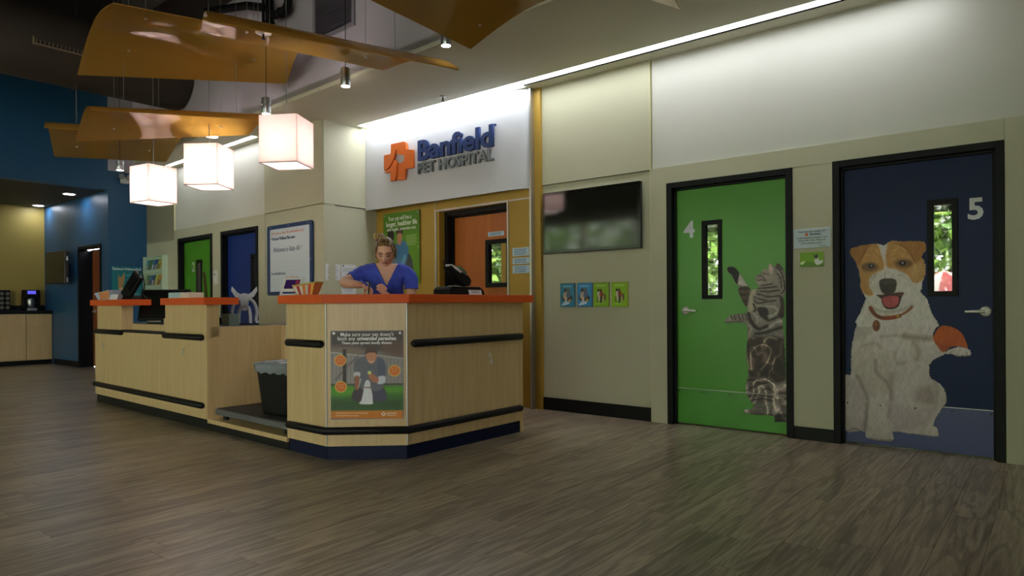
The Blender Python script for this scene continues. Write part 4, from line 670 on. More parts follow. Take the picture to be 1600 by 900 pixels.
# figure printed on door 2 (dog and owner legs), seen as dark and tan strokes
pt = Paint(.6, 1.25, .6, 1.7, .008)
for pts, wd, c in (([(.92, 1.58), (.98, 1.3), (1.05, .98), (1.10, .8)], .085, (92, 66, 42)), ([(.93, 1.55), (1.0, 1.2)], .05, (64, 46, 32)), ([(1.16, 1.3), (1.15, 1.1), (1.17, .8)], .07, (150, 116, 84))):
    p2 = smooth_open(pts); pt.poly([(a - wd / 2, b) for a, b in p2] + [(a + wd / 2, b) for a, b in p2[::-1]], c, .012, 1, 0)
pt.build('pet_picture', bpy.data.objects['door_2'], .055)

# ------------------------------------------------------------------ blue wall and the coffee alcove at the far left
XB = -12.05
bl = MB().box(4.38, 5.05, 0, .15, 0, 3.30).box(-5, 4.38, 0, .15, 2.98, 4.75)
tag(bl.build('wall_blue', M_blue, None, loc=(XB, 0, 0), rotz=R(90)), 'deep blue wall over and beside the coffee alcove', kind='structure')
tag(BX(4.38, 5.2, 0, .15, 3.30, 4.75).build('wall_upper', M_bulk, None, loc=(XB, 0, 0), rotz=R(90)), 'grey wall above the blue wall', kind='structure')
sd = MB().box(-15.3, -13.384, 0, .12, 0, 3.02).box(-12.347, -12.06, 0, .12, 0, 3.02).box(-13.384, -12.347, 0, .12, 2.121, 3.02)
tag(sd.build('wall_alcove', M_blue, None, loc=(0, 4.385, 0)), 'blue side wall of the coffee alcove', kind='structure')
tag(BX(-15.3, -15.15, -1, 4.5, 0, 3.02).build('wall_far', M_yel2), 'olive yellow back wall of the coffee alcove', kind='structure')
tag(BX(-15.3, -12.2, -1, 4.5, 2.98, 3.05).build('ceiling_alcove', mat('alcove_ceiling_paint', '4a4339', .8, var=.05, vscale=(1, 1, 1))), 'dark low ceiling of the coffee alcove', kind='structure')
tag(BX(-14.6, -13.39, 4.37, 4.386, 0, .1).build('baseboard_alcove', M_black), 'black baseboard under the blue alcove wall', kind='structure')
make_door(6, 'dark framed brown door in the blue alcove wall', (0, 4.385, 0), 0, -13.384, -12.347, 2.121, .05, .20, M_bdoor, None, None, (-13.2, .98, 1))
tag(BX(-13.335, -13.32, 4.38, 4.6, 0, 2.06).build('trim_6', M_frame), 'dark reveal of the brown alcove door', kind='structure')

# ------------------------------------------------------------------ soffit, light slots, bulkhead, dark open ceiling
def sofy(x): return 4.152 + (x + 7.135) * (4.01 - 4.152) / (-3.952 + 7.135)
XL, XR = -10.93, 4.6
sf = MB()
SL0, SL1, SX0, SX1 = 5.19, 5.315, -6.62, -.55
sf.prism([(-6.70, sofy(-6.70)), (XR, sofy(XR)), (XR, SL0), (-6.70, SL0)], 3.26, 3.36)
sf.box(-6.70, SX0, SL0, SL1, 3.26, 3.36); sf.box(SX1, XR, SL0, SL1, 3.26, 3.36); sf.box(-4.14, XR, SL1, 5.64, 3.26, 3.36); sf.box(-6.70, -4.14, 5.366, 5.64, 3.264, 3.36)
# left part, with its own slot in front of doors 2 and 3
def P2(u, v): p = WL(u, v); return (p[0], p[1])
sf.prism([(-6.70, sofy(-6.70)), (-6.70, 4.55), P2(4.21, -.19), P2(0, -.19), (XL, sofy(XL))][::-1], 3.26, 3.36)
sf.prism([P2(0, -.10), P2(4.21, -.10), P2(4.21, .1), P2(0, .1)], 3.26, 3.36)
sf.prism([P2(2.88, -.19), P2(4.21, -.19), P2(4.21, -.10), P2(2.88, -.10)], 3.26, 3.36)
sf.prism([P2(0, -.19), P2(.12, -.19), P2(.12, -.10), P2(0, -.10)], 3.26, 3.36)
tag(sf.build('ceiling', M_ceil), 'beige grey dropped soffit along the door wall', kind='structure')
sl = thing('cove_light', 'long bright light slot in the soffit above the white sign and the right wall', 'light', (0, 0, 3.26), group='light slots in the soffit')
MB().box(-4.139, SX1, SL0, SL1, .012, .03).box(SX0, -4.139, SL0, 5.364, .012, .03).build('diffuser', M_slot, sl); MB().box(SX0, SX1, SL0 - .004, SL0, 0, .12).box(-4.139, SX1, SL1, SL1 + .004, 0, .12).build('housing', M_pwht, sl)
s2 = thing('cove_light', 'short light slot in the soffit above doors 2 and 3', 'light', WL(0, 0, 3.26), WLA, group='light slots in the soffit')
BX(.12, 2.88, -.19, -.10, .012, .03).build('diffuser', M_slot, s2); MB().box(.12, 2.88, -.194, -.19, 0, .12).box(.12, 2.88, -.10, -.096, 0, .12).build('housing', M_pwht, s2)
bk = MB().prism([(XL, sofy(XL)), (XR, sofy(XR)), (XR, sofy(XR) + .1), (XL, sofy(XL) + .1)], 3.30, 4.75).prism([(XL, sofy(XL) + .05), (XL + .1, sofy(XL) + .05), (XL + .1, 4.9), (XL, 4.9)], 3.37, 4.75)
tag(bk.build('wall_bulkhead', M_bulk), 'grey bulkhead rising from the edge of the soffit', kind='structure')
tag(BX(-16, 4.7, -5.2, 5.3, 4.75, 4.85).build('ceiling_upper', M_dark), 'dark open ceiling above the waiting area', kind='structure')
for i, yy in enumerate((-1.2, .6, 2.2, 3.3)):
    tag(BX(-12, 4.6, yy, yy + .12, 4.5, 4.75).build('ceiling_joist', M_dark), 'dark ceiling joist, number %s counted from the storefront' % ('one', 'two', 'three', 'four')[i], kind='structure')

# ------------------------------------------------------------------ rest of the lobby behind the camera: storefront and side wall
tag(BX(4.5, 4.65, -5.2, 5.6, 0, 4.75).build('wall_end', M_wall), 'beige end wall of the waiting area', kind='structure')
tag(BX(-15.3, -15.2, -5.2, -1, 0, 4.75).build('wall_west', M_wall), 'beige far wall of the waiting area', kind='structure')
wf = MB().box(-16, 4.6, -5.15, -5, 3.3, 4.8).box(-16, 4.6, -5.15, -5, 0, .25).box(-16, -14, -5.15, -5, .25, 3.3).box(2.4, 4.6, -5.15, -5, .25, 3.3)
for x in (-12.1, -10.3, -8.6, -6.9, -5.2, -3.5, -1.6, .4): wf.box(x - .06, x + .06, -5.15, -5, .25, 3.3)
wf.box(-14, 2.4, -5.12, -5.03, 2.35, 2.45)
tag(wf.build('wall_front', M_wall), 'storefront wall with tall windows behind the viewer', kind='structure')
# examination rooms behind the doors with windows to the garden
xr = MB(); YB = 8.2
cuts = [(-7.9, -6.2, 1.0, 2.3), (-4.3, -2.6, 1.02, 2.02), (-1.75, -.1, .5, 2.05)]
xs = -9
for a, b, z0, z1 in cuts:
    xr.box(xs, a, YB, YB + .12, 0, 2.7); xr.box(a, b, YB, YB + .12, 0, z0); xr.box(a, b, YB, YB + .12, z1, 2.7); xs = b
xr.box(xs, 3, YB, YB + .12, 0, 2.7)
tag(xr.build('wall_rear', M_wall2), 'rear wall of the examination rooms', kind='structure')
tag(MB().box(-9, 3, 5.68, YB, 2.7, 2.8).build('ceiling_rooms', M_wall2), 'ceiling of the examination rooms', kind='structure')
tag(MB().box(-4.75, -4.65, 5.68, YB, 0, 2.7).box(-2.35, -2.25, 7.0, YB, 0, 2.7).box(-9.1, -9, 5.68, YB, 0, 2.7).box(3, 3.1, 5.68, YB, 0, 2.7).build('wall_partition', M_yel), 'partitions between the examination rooms', kind='structure')
for k, (a, b, z0, z1) in enumerate(cuts):
    wn = thing('window_%d' % (k + 1), 'garden window seen through the glass of the %s door' % ('orange', 'green', 'navy')[k], None, (0, YB, 0), 0, kind='structure')
    MB().frame(a, b, z0, z1, .045, -.02, .1).build('window_frame', M_frame, wn)
    if k < 2:
        me0 = BX(a + .05, b - .05, -.015, .02, 0, .004).build('slat', mat('blind_slat', 'a8a08a', .5, var=.05, vscale=(9, 9, 9)), wn); me0.location.z = z0 + .08
        for j in range(1, int((z1 - z0 - .1) / .075)):
            o = me0.copy(); COL.objects.link(o); o.location.z = z0 + .08 + j * .075; o.parent = wn
def hedge(name, label, x0, x1, y0, y1, z1, n, cat='hedge'):
    """a clipped hedge: leafy quads spread through its volume"""
    P = RNG.random((n, 3)) * (x1 - x0, y1 - y0, z1) + (x0, y0, 0)
    A = RNG.normal(size=(n, 3)); A /= np.linalg.norm(A, axis=1)[:, None]; B = np.cross(A, RNG.normal(size=(n, 3))); B /= np.linalg.norm(B, axis=1)[:, None]
    s_ = (.06 + .07 * RNG.random(n))[:, None]
    V = np.stack([P - A * s_, P + B * s_ * .5, P + A * s_, P - B * s_ * .6], 1).reshape(-1, 3)
    me = bpy.data.meshes.new(name); me.from_pydata(V.tolist(), [], np.arange(4 * n).reshape(-1, 4).tolist()); me.materials.append(M_leaf)
    o = bpy.data.objects.new(name, me); COL.objects.link(o); return tag(o, label, cat, kind='stuff')
M_leaf = bpy.data.materials.new('hedge_leaf'); M_leaf.use_nodes = True
_nt = M_leaf.node_tree; _g = _nt.nodes.new('ShaderNodeNewGeometry'); _c = _nt.nodes.new('ShaderNodeValToRGB')
_c.color_ramp.elements[0].color = lin('163c16') + (1,); _c.color_ramp.elements[1].color = lin('86b044') + (1,); _nt.links.new(_g.outputs['Random Per Island'], _c.inputs[0]); _nt.links.new(_c.outputs[0], _nt.nodes['Principled BSDF'].inputs['Base Color'])
hedge('garden_hedge', 'green foliage outside the examination room windows', -10, 2, 9.4, 10.8, 4.2, 42000)
hedge('street_hedge', 'green planting outside the storefront windows', -22, 4, -11.5, -9.5, 5.2, 60000)
tag(BX(-14, 8, 8.6, 14, -.15, -.02).build('ground', mat('lawn', '4a6b2a', .9, var=.3, vscale=(5, 5, 5))), 'lawn outside the rear windows', kind='structure')
tag(BX(-20, 8, -14, -5.3, -.15, -.02).build('ground_front', mat('pavement', '8a8880', .9, var=.2, vscale=(3, 3, 3))), 'pavement outside the storefront', kind='structure')

gpz = thing('garden_parasol', 'red and white striped parasol with a yellow rim outside the navy door window', 'parasol', (-.965, 8.86, 0))
M_red = mat('red_canvas', '7c161c', .7, var=.05, vscale=(9, 9, 9)); M_wcan = mat('white_canvas', '96928c', .7, var=.03, vscale=(9, 9, 9)); M_ycan = mat('yellow_canvas', '96701a', .7, var=.05, vscale=(9, 9, 9))
MB().tube([(0, 0, -.02), (0, 0, 1.36)], .02, 8).build('pole', M_wcan, gpz)
for k in range(12):
    a0, a1 = k * math.pi / 6, (k + 1) * math.pi / 6; P = [(0, 0, 1.42)] + [(r_ * math.cos(a), r_ * math.sin(a), z_) for r_, z_ in ((.24, 1.32), (.46, 1.17)) for a in (a0, a1)]
    MB().add(P, [(0, 1, 2), (1, 3, 4, 2)]).build('canopy_panel', M_red if k % 2 else M_wcan, gpz)
MB().lathe([(.465, 1.09), (.465, 1.17)], 24, cap=False).build('valance', M_ycan, gpz)
# ------------------------------------------------------------------ reception desk, right station with the chamfered corner
def sh(mb, p): mb.v = [(a - p[0], b - p[1], c - p[2]) for a, b, c in mb.v]; return mb
D0 = (-3.95, 3.4, 0)
rd = thing('reception_desk', 'maple reception desk station with chamfered front corner and long orange top', 'desk', D0)
cA, cB, cC, cD = (-4.40, 2.795), (-3.90, 2.78), (-3.49, 3.15), (-3.475, 4.41)
def wallseg(a, b, t, z0, z1):
    dx, dy = b[0] - a[0], b[1] - a[1]; L = math.hypot(dx, dy); nx, ny = -dy / L * t, dx / L * t
    return MB().prism([a, b, (b[0] + nx, b[1] + ny), (a[0] + nx, a[1] + ny)], z0, z1)
def lerp(a, b, t): return (a[0] + (b[0] - a[0]) * t, a[1] + (b[1] - a[1]) * t)
sm_ = (cD[1] - cC[1]); tS = (3.607 - cC[1]) / sm_
for a, b in ((cA, lerp(cA, cB, .992)), (lerp(cB, cC, .012), lerp(cB, cC, .988)), (lerp(cC, cD, .004), lerp(cC, cD, tS - .001)), (lerp(cC, cD, tS + .001), cD)):
    sh(wallseg(a, b, .04, .097, 1.082), D0).build('front_panel', M_maple, rd)
for p in (cB, cC): sh(MB().lathe([(.0065, .097), (.0065, 1.082)], 10, (p[0] - .004, p[1] + .004, 0)), D0).build('corner_trim', M_alu, rd)
sh(MB().box(-4.408, -4.400, 2.795, 2.85, .76, 1.082), D0).build('corner_trim', M_alu, rd)
sh(MB().prism([cA, (-4.40, 3.16), (-4.36, 3.16), (-4.36, 2.80)], .1, 1.082), D0).build('end_panel', M_maple, rd)
sh(MB().prism([(-3.475, 4.40), (-3.475, 4.43), (-4.0, 4.43), (-4.0, 4.40)], .0, 1.082), D0).build('end_panel', M_maple, rd)
kk = .012
sh(MB().prism([(-4.40, 2.80 + kk), (-3.905, 2.785 + kk), (-3.49 - kk, 3.155), (-3.475 - kk, 4.41), (-3.55, 4.41), (-3.56, 3.2), (-3.95, 2.87), (-4.40, 2.87)], 0, .097), D0).build('kick_board', mat('navy_kick_board', '0e1632', .55, spec=.2, var=.1, vscale=(8, 8, 8)), rd)
sh(MB().prism([(-4.44, 2.745), (-3.88, 2.728), (-3.435, 3.125), (-3.42, 4.515), (-3.80, 4.515), (-3.81, 3.27), (-4.04, 3.06), (-4.44, 3.07)], 1.082, 1.143), D0).build('desk_top', M_orange, rd, bevel=.003)
sh(MB().prism([(-4.36, 2.84), (-3.92, 2.82), (-3.54, 3.18), (-3.52, 4.40), (-4.02, 4.40), (-4.03, 3.42), (-4.14, 3.26), (-4.36, 3.26)], .72, .75), D0).build('worktop', mat('charcoal_worktop', '2b2a2c', .4, var=.1, vscale=(9, 9, 9)), rd)
def rail(pts, parent, off, name='bumper_rail'):
    P = [Vector(p) for p in pts]; d0 = (P[1] - P[0]).normalized(); d1 = (P[-1] - P[-2]).normalized()
    q = [P[0] + d0 * .004] + [P[0] + d0 * .026] + P[1:-1] + [P[-1] - d1 * .026, P[-1] - d1 * .004]
    mb = MB(); n = len(q); rs = [.014] + [.027] * (n - 2) + [.014]
    mb.tube(q, rs, 14); mb.v = [(a - off[0], b - off[1], c - off[2]) for a, b, c in mb.v]
    return mb.build(name, M_black, parent, smooth=True)
o_ = .016
rail([(-4.385, 2.795 - o_, .80), (-3.915, 2.78 - o_, .80)], rd, D0)
rail([(-3.482 + o_, 3.172, .80), (-3.472 + o_, 4.41, .80)], rd, D0)
rail([(-4.385, 2.795 - o_, .20), (-3.895, 2.78 - o_, .205), (-3.49 + o_, 3.142, .205), (-3.472 + o_, 4.40, .205)], rd, D0)

# ------------------------------------------------------------------ left station with two raised orange ledges and the bay for the scale
LA = math.atan2(-.14, 4.52); LO = Vector((-8.42, 2.92, 0)); LE = Vector((math.cos(LA), math.sin(LA), 0)); LN = Vector((-math.sin(LA), math.cos(LA), 0))
def LP(u, v=0, z=0): p = LO + LE * u + LN * v; return (p.x, p.y, z)
ld = thing('reception_desk', 'long low maple desk station with two raised orange ledges and a bay for the scale', 'desk', LP(0), LA)
BX(0, 2.742, 0, .03, .09, .80).build('front_panel', M_maple, ld)
for a, b in ((.075, .80), (1.887, 2.742)):
    BX(a, b, .0, .11, .80, 1.08).build('ledge_support', M_maple, ld)
for a, b in ((-.0, .89), (1.90, 2.80)):
    BX(a, b, -.05, .26, 1.08, 1.143).build('ledge_top', M_orange, ld, bevel=.003)
BX(.80, 1.887, -.012, .11, .80, .824).build('edge_cap', M_black, ld, bevel=.004)
BX(2.712, 2.742, .03, .72, .09, .885).build('side_panel', M_maple, ld)
BX(0, .03, .03, .72, .09, .86).build('side_panel', M_maple, ld)
BX(.03, 2.712, .69, .72, .09, .855).build('back_panel', M_maple, ld)
BX(.0, 2.712, .11, .75, .855, .885).build('worktop', MATS['charcoal_worktop'], ld)
BX(.80, 1.887, .095, .11, .824, .885).build('worktop_edge', M_maple, ld)
BX(2.742, 4.015, .0, .72, .062, .098).build('bay_floor', M_maple, ld)
BX(2.742, 4.015, .70, .73, .098, .885).build('bay_back', M_maple, ld)
BX(2.40, 3.9, .75, 1.2, .855, .885).build('worktop', MATS['charcoal_worktop'], ld)
BX(.01, 4.015, .014, .05, 0, .09).build('kick_board', M_black, ld)
BX(1.55, 1.86, .12, .40, .885, .95).build('drawer_box', M_maple, ld, bevel=.002)
def lrail(u0, u1, z): return rail([(u0, -o_, z), (u1, -o_, z)], ld, (0, 0, 0))
lrail(.06, .85, .795); lrail(1.885, 2.70, .795); lrail(.01, 2.70, .205)

# leash hooks
def leash_hook(label, loc, rotz):
    t = thing('leash_hook', label, 'hook', loc, rotz, group='leash hooks on the desk')
    BX(-.012, .012, -.003, 0, .02, .045).build('plate', M_chrome, t, bevel=.001)
    MB().tube([(0, -.012 * 1 + .014 * math.cos(a) * .2, .026 + .012 * math.sin(a)) if 0 else (.012 * math.cos(a), -.010, .018 + .012 * math.sin(a)) for a in np.linspace(0, 2 * math.pi, 13)], .0035, 8, False).build('ring', M_chrome, t, smooth=True)
    MB().tube([(0, -.012, .006), (.009, -.014, -.012), (.010, -.015, -.032), (0, -.016, -.044), (-.010, -.015, -.034), (-.008, -.014, -.016)], .0042, 8).build('snap_clip', M_chrome, t, smooth=True)
    return t
leash_hook('metal leash hook on the right panel of the chamfered desk', (-3.479, 4.012, .64), R(90))
leash_hook('metal leash hook under the second orange ledge near the scale bay', LP(2.296, 0, .66), LA)
hk = leash_hook('metal leash hook with clip at the far left end of the low desk', LP(.286, 0, .64), LA)

# poster on the chamfer panel
CAa = math.atan2(.37, .41)
po = thing('poster', 'pet parasite poster with a kneeling man and puppy on the chamfered desk panel', 'poster', (-3.90, 2.78, 0), CAa)
BX(.03, .53, -.006, -.0012, .28, .895).build('backing', M_pwht, po)
pt = Paint(.0315, .5285, .2815, .8935, .0028, (120, 112, 104)); pt.run(POSTER); pt.fur(.05, 120, 120)
pt.build('picture', po, -.0068)
M_wht = mat('white_print', 'f0efec', .5, var=.02, vscale=(20, 20, 20))
text("Make sure your pet doesn't", .037, M_wht, po, (.281, -.0072, .866), bold=.0002, fit=.362)
text("fetch any", .037, M_wht, po, (.078, -.0072, .838), align='LEFT', bold=.0002, fit=.122)
text("unwanted parasites.", .036, M_wht, po, (.211, -.0072, .838), align='LEFT', bold=.0009, shear=.25, fit=.270)
text("These pests spread deadly disease.", .024, M_wht, po, (.281, -.0072, .808), bold=.0005, fit=.345)
for x in (.05, .508): MB().lathe([(0, 0), (.007, 0), (.006, .003), (0, .004)], 12, (x, -.0066, .878), 'y').build('mounting_pin', M_chrome, po)

# pet scale and waste bin in the bay
sc_ = thing('pet_scale', 'low black and grey pet scale platform in the desk bay', 'scale', LP(2.84, .02, .098), LA)
BX(0, 1.16, 0, .58, .045, .092).build('platform_frame', mat('scale_frame_grey', '6f7174', .4, metal=.4, var=.05, vscale=(9, 9, 9)), sc_, bevel=.006)
BX(.015, 1.145, .012, .568, .092, .098).build('rubber_mat', mat('scale_rubber_mat', '2a2624', .7, bump=.4, bscale=120, var=.1, vscale=(9, 9, 9)), sc_)
for x in (.08, 1.05):
    for y in (.06, .5): MB().lathe([(.025, 0), (.025, .045)], 12, (x, y, 0)).build('foot', M_pblk, sc_)
bn = thing('waste_bin', 'black plastic waste bin with a clear liner standing on the scale', 'bin', (-4.83, 3.06, .197), R(4))
def taper(w0, d0, w1, d1, z0, z1, mb=None):
    mb = mb or MB(); return mb.add([(-w0, -d0, z0), (w0, -d0, z0), (w0, d0, z0), (-w0, d0, z0), (-w1, -d1, z1), (w1, -d1, z1), (w1, d1, z1), (-w1, d1, z1)], [(0, 3, 2, 1), (0, 1, 5, 4), (1, 2, 6, 5), (2, 3, 7, 6), (3, 0, 4, 7)])
taper(.155, .115, .20, .145, 0, .40).build('body', M_pblk, bn, bevel=.015)
MB().ring([(-.205, -.15), (.205, -.15), (.205, .15), (-.205, .15)], [(-.19, -.135), (.19, -.135), (.19, .135), (-.19, .135)], 0, .02)
rm = MB(); rm.v = []; q = MB().ring([(-.207, -.152), (.207, -.152), (.207, .152), (-.207, .152)], [(-.19, -.135), (.19, -.135), (.19, .135), (-.19, .135)], .385, .41)
q.v = [(a, c, b) for a, b, c in q.v]; q.build('rim', M_pblk, bn)
M_liner = mat('clear_bin_liner', 'a9b2bd', .25, alpha=.55, var=.1, vscale=(30, 30, 30))
ln = MB(); N_ = 40; rows = []
for k, (zz, ex) in enumerate(((.335, .004), (.36, .010), (.39, .008), (.415, .006), (.422, -.012), (.40, -.02))):
    r_ = []
    for j in range(N_):
        t = j / N_ * 4; sdn = int(t); f_ = t - sdn; W_, Dp = .197 + ex + (zz - .34) * .11 * (k < 4), .143 + ex + (zz - .34) * .08 * (k < 4)
        c4_ = [(-W_, -Dp), (W_, -Dp), (W_, Dp), (-W_, Dp)]; p = lerp(c4_[sdn], c4_[(sdn + 1) % 4], f_)
        jt = .006 * math.sin(j * 2.3 + k); r_.append((p[0] + jt * .5, p[1] + jt * .5, zz + jt * (1.5 if k == 0 else .6)))
    rows.append(r_)
ln.add([p for r_ in rows for p in r_], [(k * N_ + j, k * N_ + (j + 1) % N_, (k + 1) * N_ + (j + 1) % N_, (k + 1) * N_ + j) for k in range(len(rows) - 1) for j in range(N_)]).build('liner', M_liner, bn, smooth=True)
tr_ = MB(); random.seed(3)
for k in range(5): tr_.ball((random.uniform(-.1, .12), random.uniform(-.06, .06), .385), .06, .05, .03, 8, 5)
tr_.build('crumpled_paper', mat('crumpled_tissue', 'c8c4c4', .8, var=.2, vscale=(18, 18, 18)), bn)

# ------------------------------------------------------------------ things on the desks
ZT = 1.1435
ct = thing('label_printer', 'black countertop receipt printer beside the scanner on the orange top', 'printer', (-3.70, 3.90, ZT), R(90))
MB().prism([(-.20, 0), (.21, 0), (.20, .035), (.15, .066), (-.17, .066), (-.20, .04)], -.09, .09, 'y').build('body', M_pblk, ct, bevel=.006)
BX(-.185, -.08, -.095, -.05, .066, .071).build('paper_slot', M_pgrey, ct)
sn = thing('barcode_scanner', 'black handheld scanner lying tilted on the receipt printer', 'scanner', (-3.70, 3.90, ZT + .066), R(90))
MB().prism([(-.155, .150), (-.120, .172), (-.02, .130), (.09, .085), (.115, .05), (.10, .01), (.02, .0), (-.03, .03), (-.07, .085), (-.13, .125)], -.035, .035, 'y').build('body', M_pblk, sn, bevel=.012)
MB().prism([(-.118, .176), (-.05, .150), (.0, .118), (-.02, .108), (-.09, .142), (-.122, .168)], -.037, .037, 'y').build('light_strip', M_pwht, sn, bevel=.004)
MB().prism([(-.08, .165), (.02, .165), (.10, .115), (.08, .105), (.01, .148), (-.07, .152)], .0, .02, 'y').build('strap', M_steel, sn)
MB().tube(smooth_open([(-.15, 0, .15), (-.175, 0, .185), (-.16, .01, .21)]), .004, 6).build('cord', M_pblk, sn)
cd_ = thing('name_card', 'small white printed card leaning on the receipt printer', 'card', (-3.60, 3.985, ZT), R(90))
MB().prism([(-.002, 0), (.0, 0), (.018, .062), (.016, .062)], -.075, .075, 'x').build('card', M_paper, cd_)
for k in range(4): BX(-.055, .055, -.0026 + .0046 * k, -.002 + .0046 * k, .045 - k * .010 - .0 , .047 - k * .010).build('printed_line', M_ink, cd_) if 0 else None
text('PLEASE SIGN IN', .016, M_ink, cd_, (0, .0078, .042), rot=(R(74), 0, 0)); text('before your visit', .013, M_ink, cd_, (0, .0030, .024), rot=(R(74), 0, 0))
tb = thing('display_card', 'white tilted card with a purple picture at the left end of the orange top', 'card', (-4.375, 2.80, ZT), R(22))
MB().prism([(0, 0), (.004, 0), (.064, .13), (.060, .13)], -.085, .085, 'x').build('card', M_pwht, tb)
sp = BX(-.062, .062, -.001, .001, -.037, .037).build('screen_print', mat('purple_print', '3a1a5c', .3, var=.2, vscale=(20, 20, 20)), tb); sp.location = (0, .0385, .083); sp.rotation_euler = (R(-24.8), 0, 0)
sp = BX(-.062, .062, -.001, .001, -.007, .007).build('caption_print', mat('navy_print', '20286a', .3, var=.1, vscale=(20, 20, 20)), tb); sp.location = (0, .0090, .020); sp.rotation_euler = (R(-24.8), 0, 0)
sp = BX(-.014, .014, -.0015, .001, -.012, .012).build('red_print', mat('red_print', 'c0305a', .3, var=.1, vscale=(20, 20, 20)), tb); sp.location = (.042, .0440, .098); sp.rotation_euler = (R(-24.8), 0, 0)
MB().prism([(.004, 0), (.10, 0), (.098, .004), (.01, .004)], -.06, .06, 'x').build('foot', M_pwht, tb)
hb = thing('leaflet_tray', 'patterned tray of colourful leaflets on the orange top', 'tray', (-4.21, 2.845, ZT), R(18))
MB().add([(-.11, -.05, 0), (.10, -.05, 0), (.10, .05, 0), (-.11, .05, 0), (-.15, -.07, .085), (.16, -.07, .115), (.16, .07, .115), (-.15, .07, .085)], [(0, 3, 2, 1), (0, 1, 5, 4), (1, 2, 6, 5), (2, 3, 7, 6), (3, 0, 4, 7)]).build('tray', mat('orange_print_tray', 'c9824a', .5, var=.5, vscale=(60, 60, 60)), hb)
MB().tube([(-.151, -.071, .086), (.161, -.071, .116), (.161, .071, .116), (-.151, .071, .086), (-.151, -.071, .086)], .004, 6).build('rim', mat('lime_tray_rim', 'a9b94a', .5, var=.1, vscale=(9, 9, 9)), hb)
hb.scale = (.66, .66, .80)
cols = ['d8d4c8', 'b8342c', 'd8d0c0', 'd9823a', 'c9c2b4', 'c94f2c', 'dba13c']
for k, c in enumerate(cols):
    a0, a1 = -.13 + k * .040, -.13 + (k + 1) * .040 - .002
    zt = lambda a: .072 + (a + .13) * .10
    MB().add([(a0 * .72, -.058, .006), (a1 * .72, -.058, .006), (a1, -.0775, zt(a1)), (a0, -.0775, zt(a0)), (a0 * .72, -.050, .006), (a1 * .72, -.050, .006), (a1, -.066, zt(a1)), (a0, -.066, zt(a0))],
             [(0, 1, 2, 3), (7, 6, 5, 4), (0, 4, 5, 1), (1, 5, 6, 2), (2, 6, 7, 3), (3, 7, 4, 0)]).build('leaflet', mat('leaflet_' + c, c, .6, var=.35, vscale=(70, 70, 70)), hb)
# low desk, ledges
tx = thing('tissue_box', 'flat white and pale blue box on the second orange ledge', 'box', LP(2.18, .09, ZT), LA)
BX(-.27, -.02, -.07, .07, 0, .052).build('body', mat('pale_blue_carton', 'a9c9cf', .6, var=.05, vscale=(9, 9, 9)), tx, bevel=.003); BX(-.02, .16, -.068, .068, 0, .050).build('sleeve', mat('cream_carton', 'd3cabb', .6, var=.05, vscale=(9, 9, 9)), tx, bevel=.003)
bk_ = thing('leaflet_tray', 'patterned white and orange tray at the far left orange ledge', 'tray', LP(.30, .05, ZT), LA)
MB().add([(-.20, -.05, 0), (.16, -.05, 0), (.16, .08, 0), (-.20, .08, 0), (-.26, -.07, .075), (.22, -.07, .105), (.22, .10, .105), (-.26, .10, .075)], [(0, 3, 2, 1), (0, 1, 5, 4), (1, 2, 6, 5), (2, 3, 7, 6), (3, 0, 4, 7)]).build('tray', mat('blue_dotted_card', 'a8c0d4', .6, var=.3, vscale=(60, 60, 60)), bk_)
MB().add([(-.12, -.055, .008), (.15, -.055, .008), (.21, -.0745, .098), (-.10, -.0745, .078), (-.12, -.052, .008), (.15, -.052, .008), (.21, -.071, .098), (-.10, -.071, .078)], [(0, 1, 2, 3), (7, 6, 5, 4), (0, 4, 5, 1), (1, 5, 6, 2), (2, 6, 7, 3), (3, 7, 4, 0)]).build('leaflet', mat('orange_print', 'cf8a52', .6, var=.35, vscale=(50, 50, 50)), bk_)
ph = thing('card_reader', 'black tilted card reader on the far left orange ledge', 'terminal', LP(.66, .10, ZT), LA)
o = BX(-.10, .10, -.02, .02, -.15, .15).build('screen', M_pblk, ph, bevel=.01); o.location = (.03, .04, .145); o.rotation_euler = (R(-18), R(28), 0)
o = BX(-.075, .075, -.024, -.02, -.04, .12).build('display', mat('dark_screen', '0c0d10', .15, var=.2, vscale=(9, 9, 9)), ph); o.location = (.03, .04, .145); o.rotation_euler = (R(-18), R(28), 0)
MB().prism([(-.10, 0), (.10, 0), (.06, .04), (-.06, .04)], -.02, .12, 'y').build('base', M_pblk, ph, bevel=.004)
MB().tube(smooth_open([(.12, .06, .20), (.20, .07, .30), (.26, .08, .16), (.20, .09, .05), (.30, .1, .01)]), .006, 8).build('cable', M_pblk, ph, smooth=True)
nc = thing('name_card', 'small white card at the front edge of the far left orange ledge', 'card', LP(.62, -.02, ZT), LA)
MB().prism([(-.002, 0), (.001, 0), (.014, .055), (.011, .055)], -.11, .11, 'x').build('card', M_paper, nc)
mo = thing('computer_monitor', 'black computer monitor turned away behind the low desk gap', 'monitor', LP(.98, .34, .885), LA + R(38))
BX(-.12, .12, -.09, .09, 0, .012).build('base', M_pblk, mo, bevel=.004); BX(-.03, .03, .015, .04, .01, .2).build('stand', M_pblk, mo)
o = MB().box(-.27, .27, -.025, .01, 0, .34).box(-.14, .14, .01, .05, .08, .28).build('screen_housing', M_pblk, mo, bevel=.008); o.location = (0, 0, .03); o.rotation_euler = (R(-14), 0, 0)
o = BX(-.25, .25, -.027, -.0252, .02, .32).build('screen', MATS['dark_screen'], mo); o.location = (0, 0, .03); o.rotation_euler = (R(-14), 0, 0)
wb_ = thing('tape_box', 'small white carton beside the monitor on the low desk', 'box', LP(1.70, .2, .951), LA)
BX(-.05, .03, -.04, .04, 0, .085).build('carton', M_pwht, wb_, bevel=.003); BX(-.03, .01, -.0412, -.04, .02, .06).build('label_print', M_ink, wb_)
